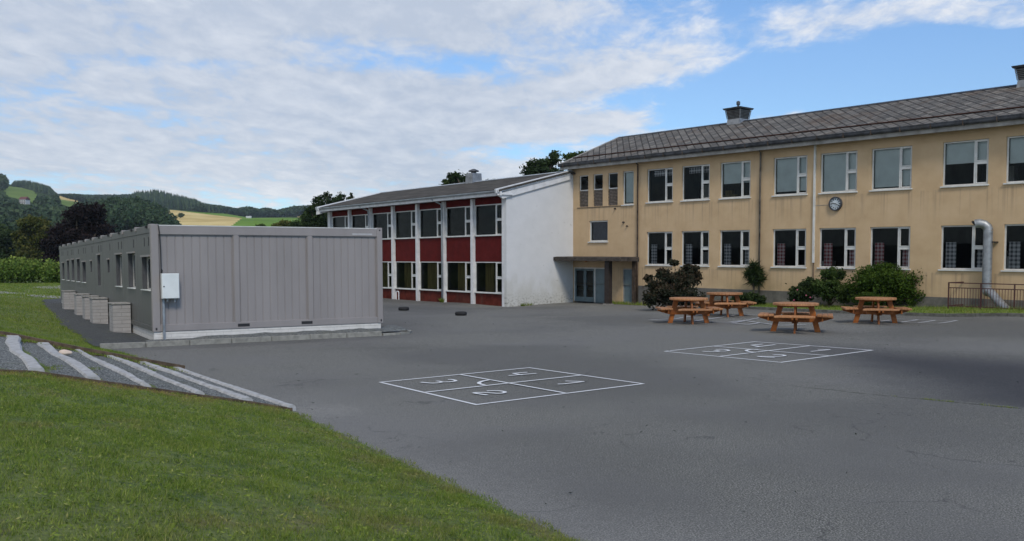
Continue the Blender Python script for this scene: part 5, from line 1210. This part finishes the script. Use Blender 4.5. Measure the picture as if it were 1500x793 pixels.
# hedge
hr = empty('hedge', (at(20, 400, 96)[0], 96, -.4), label='long overgrown bright green hedge beyond the far lawn, left of the grey cabins', cat='hedge')
xs = np.linspace(-58, -30, 60); SB = []
for x in xs:
    SB.append((x - hr.location[0], rng.uniform(-1, 1), 1.0 + rng.uniform(-.15, .15), 1.0, 1.5, 1.25 + .2 * math.sin(x * .9)))
    SB.append((x - hr.location[0], .8, 1.9 + .25 * math.sin(x * .7 + 1) + rng.uniform(-.2, .2), .9, .9, .6))
P, t_ = crown_points(30000, SB, .6); t_ = np.clip(t_ * .6 + .22 * (P[:, 2] / 2.2) + rng.normal(0, .15, len(t_)), 0, 1); V, f, t_ = leaves(P, .26, t_); npmesh('foliage', V, f, M['leaf_hedge'], hr, tint=t_)

# ------------------------------------------------------------------ hills
pxs = np.arange(-420, 760, 3.0); Dk = np.array([128, 200, 300, 500, 700, 1000, 1300, 1600, 2200, 3000], float)
kx = [-420, -50, 0, 25, 70, 100, 130, 165, 200, 230, 250, 300, 350, 400, 460, 600, 760]
prof_t = {128: [402] * 17, 200: [396] * 17, 300: [385] * 10 + [384] * 7,
 500: [350, 350, 352, 352, 350, 350, 350, 346, 348, 350, 352, 356, 358, 359, 360, 360, 360],
 700: [300, 312, 318, 320, 324, 328, 330, 322, 330, 334, 335, 336, 337, 338, 340, 342, 342],
 1000: [262, 280, 287, 292, 298, 303, 306, 308, 312, 314, 318, 323, 325, 326, 327, 330, 332],
 1300: [246, 262, 276, 279, 287, 293, 301, 304, 306, 308, 308.5, 313, 319, 321, 322, 326, 330],
 1600: [240, 256, 267, 272.5, 280, 291, 298, 299, 293, 291, 297, 307, 315, 318, 314, 312, 312],
 2200: [240, 262, 285, 287, 290, 291, 292, 292, 292, 293, 299, 307, 313, 314, 310, 309, 309],
 3000: [235, 262, 290, 292, 295, 296, 296, 296, 296, 298, 302, 308, 314, 318, 320, 330, 335]}
YT = np.array([np.interp(pxs, kx, prof_t[int(d)]) for d in Dk])           # (nD, nx)
Dg = np.concatenate([np.linspace(128, 300, 14), np.linspace(315, 1000, 90), np.linspace(1010, 1700, 90), np.linspace(1740, 3000, 26)])
lnD = np.log(Dk)
PYg = np.array([[np.interp(math.log(d), lnD, YT[:, i]) for i in range(len(pxs))] for d in Dg])
def terr(px, D):
    j = np.clip(np.searchsorted(Dg, D) - 1, 0, len(Dg) - 2); i = np.clip(((px - pxs[0]) / 3).astype(int), 0, len(pxs) - 2)
    fx = (px - pxs[i]) / 3; fd = (D - Dg[j]) / (Dg[j + 1] - Dg[j])
    py = (PYg[j, i] * (1 - fx) + PYg[j, i + 1] * fx) * (1 - fd) + (PYg[j + 1, i] * (1 - fx) + PYg[j + 1, i + 1] * fx) * fd
    return py
def world_of(px, py, D):
    x = (px - CXP) / F; y = (py - CYP) / F; r = -ROLL; x, y = x * np.cos(r) - y * np.sin(r), x * np.sin(r) + y * np.cos(r)
    dy = np.cos(PITCH) - y * np.sin(PITCH); dz = -np.sin(PITCH) - y * np.cos(PITCH)
    return np.stack([x * D / dy, D + 0 * x, EYE + dz * D / dy], -1)
GX, GD = np.meshgrid(pxs, Dg); V = world_of(GX, PYg, GD).reshape(-1, 3)
idx = np.arange(V.shape[0]).reshape(GX.shape); F4 = np.stack([idx[:-1, :-1], idx[:-1, 1:], idx[1:, 1:], idx[1:, :-1]], -1).reshape(-1, 4)
hills = npmesh('hills', V, F4, M['hill'], smooth=True); tag(hills, kind='structure')
for k in ('gold', 'green', 'green2'): hills.data.materials.append(M[k])
def inpoly(x, y, poly):
    c = np.zeros(np.shape(x), bool); n = len(poly)
    for i in range(n):
        x0, y0 = poly[i]; x1, y1 = poly[(i + 1) % n]
        if y0 == y1: continue
        c ^= ((y0 > y) != (y1 > y)) & (x < (x1 - x0) * (y - y0) / (y1 - y0) + x0)
    return c
fields = [(1, [(249, 307.5), (268, 309.6), (310, 315), (354, 319.8), (339, 331), (325, 352), (215, 352), (232, 328)]),
          (2, [(354, 319.8), (400, 319), (470, 319.5), (480, 352), (325, 352), (339, 331)]), (2, [(267, 309.5), (330, 313.2), (364, 319.0), (354, 319.9), (310, 315)]),
          (3, [(2, 272), (30, 275), (50, 280), (57, 291), (52, 298), (38, 294), (12, 288)]), (1, [(86, 286), (120, 290.5), (112, 296), (87, 292)]), (3, [(87, 292), (112, 296), (104, 304), (86, 298)]),
          (3, [(150, 316), (180, 321), (225, 336), (225, 350), (150, 350)]), (1, [(-60, 268), (6, 273), (0, 278), (-60, 274)]), (1, [(435, 315.5), (470, 316), (470, 319), (435, 318.5)])]
cx = (GX[:-1, :-1] + 1.5).ravel(); cy = ((PYg[:-1, :-1] + PYg[1:, 1:]) / 2).ravel(); cd = GD[:-1, :-1].ravel()
mi = np.zeros(len(cx), np.int32)
for k, poly in fields: mi[inpoly(cx, cy, poly) & (cd > 330) & (cd < 1650)] = k
hills.data.polygons.foreach_set('material_index', mi)
# forests: scattered single trees, far off, read as one mass
def scatter(n, x0, x1, d0, d1, h0, h1, sky=None, mask=None, behind=False):
    d = np.sqrt(rng.uniform(d0 * d0, d1 * d1, n)); x = rng.uniform(x0, x1, n); y = terr(x, d); h = rng.uniform(h0, h1, n)
    keep = np.ones(n, bool)
    for k, poly in (fields if behind != 2 else []):
        for q in ((0,) if behind else (0, .35, .7, 1.)): keep &= ~inpoly(x, y - q * h * F / d, poly)
    if sky is not None:
        T_ = np.interp(x, [a for a, b in sky], [b for a, b in sky]); room = (y - T_) * d / F; h = np.minimum(h, room * rng.uniform(.75, 1.05, n)); keep &= h > h0 * .55
    if mask is not None: keep &= mask(x, y, d)
    return x[keep], y[keep], d[keep], h[keep]
def conifers(name, S, lab):
    x, y, d, h = S; P = world_of(x, y, d); n = len(P); V, F_, T = [], [], []; k = 6; vb = 0; tt = rng.uniform(.05, .95, n)
    for q in range(4):
        zb = h * (.06 + .21 * q); zt = np.minimum(zb + h * (.42 if q < 3 else .31), h); rad = h * (.17 - .042 * q)
        ang = rng.uniform(0, 6.28, (n, 1)) + np.arange(k) * 2 * math.pi / k; rr = rad[:, None] * rng.uniform(.65, 1.25, (n, k))
        ringv = np.stack([P[:, None, 0] + rr * np.cos(ang), P[:, None, 1] + rr * np.sin(ang), (P[:, 2] + zb)[:, None] + rng.uniform(-.4, .4, (n, k))], -1)
        tip = np.stack([P[:, 0], P[:, 1], P[:, 2] + zt], -1)[:, None]
        V.append(np.concatenate([ringv, tip], 1).reshape(-1, 3)); base = vb + np.arange(n)[:, None] * (k + 1)
        f = np.stack([base + np.arange(k), base + (np.arange(k) + 1) % k, base + k + 0 * np.arange(k)], -1).reshape(-1, 3); F_.append(f); vb += n * (k + 1)
        T.append(np.clip(np.repeat(tt, k) + rng.normal(0, .12, n * k), 0, 1))
    o = npmesh(name, np.concatenate(V), np.concatenate(F_), M['conifer'], tint=np.concatenate(T)); return tag(o, lab, 'forest', kind='stuff')
def broad(name, S, lab, per=46, leafs=1.5, mat='broad', wid=.36):
    x, y, d, h = S; P = world_of(x, y, d); n = len(P); dd = rng.normal(size=(n, per, 3)); dd /= np.linalg.norm(dd, axis=2, keepdims=True)
    r = rng.uniform(.70, 1.0, (n, per)); c = P[:, None] + dd * r[..., None] * np.stack([h * wid, h * wid, h * .44], -1)[:, None]; c[..., 2] += (h * .50)[:, None]
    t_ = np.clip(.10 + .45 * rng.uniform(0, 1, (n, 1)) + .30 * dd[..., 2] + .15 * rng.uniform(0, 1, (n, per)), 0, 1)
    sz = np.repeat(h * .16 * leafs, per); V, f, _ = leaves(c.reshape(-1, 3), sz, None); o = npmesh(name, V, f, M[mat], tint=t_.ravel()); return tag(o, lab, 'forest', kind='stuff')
SK = [(160, 291), (190, 286), (197, 280), (207, 277.5), (232, 274), (248, 276), (262, 281), (284, 289), (296, 296), (310, 299), (340, 302)]
conifers('conifer_forest', scatter(5200, 165, 325, 1080, 1650, 9, 19, SK, lambda x, y, d: (y < 306 + (x - 250) * .10)), 'spruce forest covering the far ridge above the ripe yellow field')
conifers('conifer_forest', scatter(1100, 17, 84, 1380, 1660, 8, 17, [(15, 270), (22, 264), (40, 263), (60, 268), (74, 273), (80, 280), (86, 284)], lambda x, y, d: y < 281.5 + (x - 20) * .12, True), 'row of spruces on the skyline above the green hill pasture at left')
RS = [(80, 284), (130, 283), (185, 282), (260, 288), (300, 299), (325, 301), (346, 305), (366, 301.6), (380, 306), (390, 303), (406, 307.6), (428, 301.6), (459, 295), (520, 290)]
broad('ridge_forest', scatter(3600, 78, 215, 1500, 2300, 7, 13, RS, None, 2), 'low wooded skyline between the left hill and the spruce ridge', 22, 1.9)
broad('ridge_forest', scatter(4200, 285, 520, 1320, 2100, 9, 18, RS, lambda x, y, d: (y < 319)), 'rounded deciduous wood along the skyline above the green field', 34, 1.7)
HS = [(-80, 280), (0, 283), (13, 289), (36, 292), (50, 298), (55, 287), (84, 284.5), (88, 298), (105, 304), (118, 298), (128, 290), (150, 292)]
broad('hillside_forest', scatter(5200, -70, 150, 600, 1500, 7, 14, HS, lambda x, y, d: ~((x > 27) & (x < 46) & (y > 299) & (y < 324) & (d < 925))), 'deciduous wood covering the left hillside below the pasture', 34, 1.6)
broad('hillside_forest', scatter(500, -80, 14, 1200, 1640, 10, 26, [(-80, 244), (-5, 251), (3, 254), (9, 262), (14, 272)]), 'clump of dark trees on the skyline at the left edge', 60, 1.3)
broad('valley_trees', scatter(1500, -60, 130, 400, 640, 9, 14, [(-60, 305), (40, 318), (150, 312)]), 'trees in the valley behind the copper beech', 46, 1.4)
# wooded hump in the middle distance
hx = np.array([100, 130, 150, 175, 200, 222, 240, 250, 258]); hy = np.array([318, 296, 288, 285, 286, 292, 300, 310, 322])
n = 520; x = rng.uniform(100, 259, n); d = rng.uniform(430, 560, n); top = np.interp(x, hx, hy) + (560 - d) / 130 * 26 * rng.uniform(.6, 1.1, n) + rng.uniform(0, 3, n)
P = world_of(x, top, d); hh = rng.uniform(9, 14, n); x2 = x; P0 = P.copy(); P0[:, 2] -= hh
# give P0 back as pixel-free world points
per = 90; dd = rng.normal(size=(n, per, 3)); dd /= np.linalg.norm(dd, axis=2, keepdims=True); r = rng.uniform(.7, 1.05, (n, per))
c = P0[:, None] + dd * r[..., None] * np.stack([hh * .36, hh * .36, hh * .46], -1)[:, None]; c[..., 2] += (hh * .5)[:, None]
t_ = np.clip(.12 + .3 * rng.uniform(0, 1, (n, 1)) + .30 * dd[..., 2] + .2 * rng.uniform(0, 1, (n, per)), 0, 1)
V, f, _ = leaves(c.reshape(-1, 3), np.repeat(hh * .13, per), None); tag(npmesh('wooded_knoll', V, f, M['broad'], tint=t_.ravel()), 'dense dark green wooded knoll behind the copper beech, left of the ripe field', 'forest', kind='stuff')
# its ground, so the trees stand on a knoll
kp = []
for dd_ in np.linspace(420, 640, 10):
    for xx in np.linspace(95, 262, 26):
        tp = np.interp(xx, hx, hy) + abs(dd_ - 560) / 130 * 26 + 30; kp.append((xx, tp, dd_))
kp = np.array(kp); V = world_of(kp[:, 0], np.minimum(kp[:, 1], 372), kp[:, 2]); idx = np.arange(260).reshape(10, 26)
o = npmesh('knoll', V, np.stack([idx[:-1, :-1], idx[:-1, 1:], idx[1:, 1:], idx[1:, :-1]], -1).reshape(-1, 4), M['hill'], smooth=True); tag(o, kind='structure')
# field bush, far farmhouse, white shed
x = np.array([265., 268, 262]); y = np.array([318., 319, 318.5]); d = np.array([960., 960, 955])
q = world_of(x, y, d); tree('bush', tuple(q[0] - np.array([0, 0, 1])), [(*(q[0] + np.array([0, 0, 1.5])), 4, 4, 3)], 400, 1.3, 'leaf_mid', 'lone bush standing in the ripe yellow field', 'bush', r0=.3)
hq = world_of(np.array([36.]), np.array([300.]), np.array([930.]))[0]
hs = empty('farmhouse', tuple(hq), R(-15), label='white farmhouse with dark red roof on the wooded hillside at far left', cat='house')
b = MB(); b.box(-4, 4, -3, 3, -2, 5); b.build('wall', M['white_frame'], hs)
b = MB(); b.hull([(-4.4, -3.4, 5), (-4.4, 3.4, 5), (-4.4, 0, 8)], [(4.4, -3.4, 5), (4.4, 3.4, 5), (4.4, 0, 8)]); b.build('roof', simple('red_tiles', (.14, .05, .045), .8), hs)
for xx in (-2.6, 0, 2.6):
    for zz in (.6, 3.1): b = MB(); b.box(xx - .5, xx + .5, -3.06, -2.98, zz, zz + 1.1); b.build('window', M['black'], hs)
b = MB(); b.box(-4.2, 4.2, -3.3, -3.08, 2.2, 2.6); b.build('balcony', simple('brown_balcony', (.12, .05, .04), .8), hs)
sq_ = world_of(np.array([364.5]), np.array([320.3]), np.array([1290.]))[0]
sh = empty('field_shed', tuple(sq_), label='tiny white farm shed at the edge of the far green field', cat='shed')
b = MB(); b.box(-3.5, 3.5, -2, 2, -1, 2.4); b.build('wall', M['white_frame'], sh); b = MB(); b.hull([(-3.8, -2.3, 2.4), (-3.8, 2.3, 2.4), (-3.8, 0, 3.4)], [(3.8, -2.3, 2.4), (3.8, 2.3, 2.4), (3.8, 0, 3.4)]); b.build('roof', M['white_frame'], sh)
# far plain out to the horizon, below everything
mb = MB(); mb.add([(-2500, -55, -3), (2500, -55, -3), (2500, 3250, -3), (-2500, 3250, -3)], [(0, 1, 2, 3)]); o = mb.build('ground', M['hill'], recalc=False); tag(o, kind='structure')

# ------------------------------------------------------------------ grass blades
def blades(name, XY, h, w, lab, zoff=0., mat='blade'):
    n = len(XY); x, y = XY[:, 0], XY[:, 1]; z = G(x, y) + zoff; a = rng.uniform(0, 2 * math.pi, n); hh = h * rng.uniform(.5, 1.25, n) * (1 + .45 * np.sin(x * 7.1 + 2 * np.sin(y * 3.3)) * np.sin(y * 6.3 + 2 * np.sin(x * 4.1))); ww = w * rng.uniform(.7, 1.3, n)
    dx, dy = np.cos(a) * ww / 2, np.sin(a) * ww / 2; la = rng.uniform(0, 2 * math.pi, n); ln = hh * rng.uniform(.15, .9, n); tx, ty = np.cos(la) * ln, np.sin(la) * ln
    v = np.stack([np.stack([x - dx, y - dy, z], -1), np.stack([x + dx, y + dy, z], -1), np.stack([x + tx, y + ty, z + hh], -1)], 1).reshape(-1, 3)
    o = npmesh(name, v, np.arange(3 * n).reshape(n, 3), M[mat], tint=rng.uniform(0, 1, n)); return tag(o, lab, 'grass', kind='stuff')
def lawn_pts(n, y0, y1, tmax, p=1.0):
    y = y0 + (y1 - y0) * rng.uniform(0, 1, n) ** p; t_ = -.06 + rng.uniform(0, 1, n) * (tmax + .06); t_ = np.where((t_ < .12) & (rng.uniform(0, 1, n) < .55), t_ + .3, t_)
    x = B(y) - t_ + .05 * np.sin(y * 9)
    # inside the camera's view only, with a margin
    keep = (x > -.68 * y - 1.0)
    # not on the stair path: between near and far board lines
    near = np.interp(x, nb[::-1, 0], nb[::-1, 1], left=9.9 - 2, right=99); far = np.interp(x, fb[::-1, 0], fb[::-1, 1], left=16.6, right=-99)
    near = np.where(x < -7.6, 9.9 + (x + 7.6) * .6, near); far = np.where(x > -5.9, 16.75 - (x + 5.9) * 1.45, far)
    on = (y > near - .03) & (y < far + .03) & (x < -2.95)
    keep &= ~on
    dens = np.sin(x * 3.1 + y * 1.3) * np.sin(y * 2.7 - x * 1.9); keep &= rng.uniform(0, 1, n) < .8 + .2 * dens
    return np.stack([x, y], -1)[keep]
blades('grass', lawn_pts(380000, 3.0, 9.0, 9, 1.0), .040, .0052, 'short mown grass of the near lawn bank')
q_ = lawn_pts(90000, 3.0, 13.5, 10, 1.0)
zz_ = G(q_[:, 0], q_[:, 1]) + rng.uniform(.012, .035, len(q_)); V, f, t_ = leaves(np.c_[q_, zz_], .020, np.clip(rng.beta(1.6, 1.3, len(q_)), 0, 1), asp=1.5)
tag(npmesh('ground_cover', V, f, M['blade'], tint=t_), 'clover and small leaves growing among the grass of the near lawn bank', 'ground cover', kind='stuff')
blades('grass', lawn_pts(190000, 9.0, 13.5, 11, 1.0), .042, .0060, 'short mown grass of the lawn bank beside the gravel stair')
blades('grass', lawn_pts(170000, 15.0, 26.0, 12, 1.3), .05, .011, 'short mown grass of the lawn between stair and grey cabins')
blades('grass', lawn_pts(90000, 26.0, 50.0, 16, 1.2), .06, .022, 'mown grass beyond the stair beside the gravel strip')
blades('grass', lawn_pts(110000, 50.0, 95.0, 42, 1.0), .09, .055, 'mown grass of the far lawn below the hedge')
n = 9000; u_ = rng.uniform(5.5, 20, n); p_ = rng.uniform(.3, 3.55, n); q = np.array([pu(a, b_) for a, b_ in zip(u_, p_)]); blades('grass', q, .12, .02, 'rough grass on the verge below the yellow wall', .06)
# weeds at the seam on the right and along the gable foot
n = 900; s = rng.uniform(.4, 1.7, n); c = np.stack([4.9 + (7.07 - 4.9) * s, 14.55 + (12.5 - 14.55) * s], -1) + rng.normal(0, .02, (n, 2)); blades('weeds', c[(np.sin(s * 23) > -.2)], .03, .006, 'thin line of weeds growing in the tarmac seam at right')
n = 160; p_ = -.9 - rng.uniform(.0, 1, n) ** 2 * .8; c = np.array([wf(.47 + abs(rng.normal(0, .05)), a, 0)[:2] for a in p_]); blades('weeds', c, .14, .02, 'weeds growing at the foot of the white gable wall')
n = 260; c = np.array([wf(-2 * BW + rng.uniform(0, .25), .06 + rng.uniform(0, .08), 0)[:2] for _ in range(n)]); blades('weeds', c, .22, .02, 'small weed tuft at the foot of the second white pillar')
n = 500; c = np.array([pu(rng.uniform(-2.2, .4), rng.uniform(.05, .7)) for _ in range(n)]); blades('weeds', c, .16, .025, 'weeds beside the side door of the yellow building')

n = 2200; k_ = rng.uniform(0, 5.9, n); ki = k_.astype(int); c = fb[ki] + (fb[ki + 1] - fb[ki]) * (k_ - ki)[:, None]; back = nb[ki] + (nb[ki + 1] - nb[ki]) * (k_ - ki)[:, None]
c = c + (back - c) * (rng.uniform(0, 1, n) ** 2.2 * .22 * (.6 + .4 * np.sin(k_ * 7)))[:, None]; blades('moss_weeds', c, .035, .012, 'moss and weeds in the stair gravel along its far board', .06)

n = 420; x = rng.uniform(-8, 13, n); y = 6 + 30 * rng.uniform(0, 1, n) ** 1.3; k_ = (x > B(y) + .15) & (np.abs(x) < .62 * y + 1) & ~((x < -3.3 + (y - 25.5) * -.6) & (y > 20.8)); x, y = x[k_], y[k_]
P = np.stack([x, y, G0(x, y) + .016], -1); V, f, t_ = leaves(P, .045, rng.uniform(0, .6, len(P)), asp=1.5); V[:, 2] = np.maximum(V[:, 2] * .3 + np.repeat(P[:, 2], 4) * .7, np.repeat(G0(x, y), 4) + .006)
tag(npmesh('fallen_leaves', V, f, M['leaf_red'], tint=t_), 'small dark fallen leaves scattered over the tarmac', 'leaves', kind='stuff')
hz = MB(); hz.box(-2600, 2600, -60, 3300, -60, 620)
mt = bpy.data.materials.new('haze'); mt.use_nodes = True; t = mt.node_tree; t.nodes.clear(); pv = t.nodes.new('ShaderNodeVolumePrincipled'); pv.inputs['Density'].default_value = .0001; pv.inputs['Color'].default_value = (.80, .88, 1, 1); pv.inputs['Anisotropy'].default_value = .3
mo = t.nodes.new('ShaderNodeOutputMaterial'); t.links.new(pv.outputs[0], mo.inputs['Volume']); o = hz.build('haze', mt); tag(o, kind='stuff')
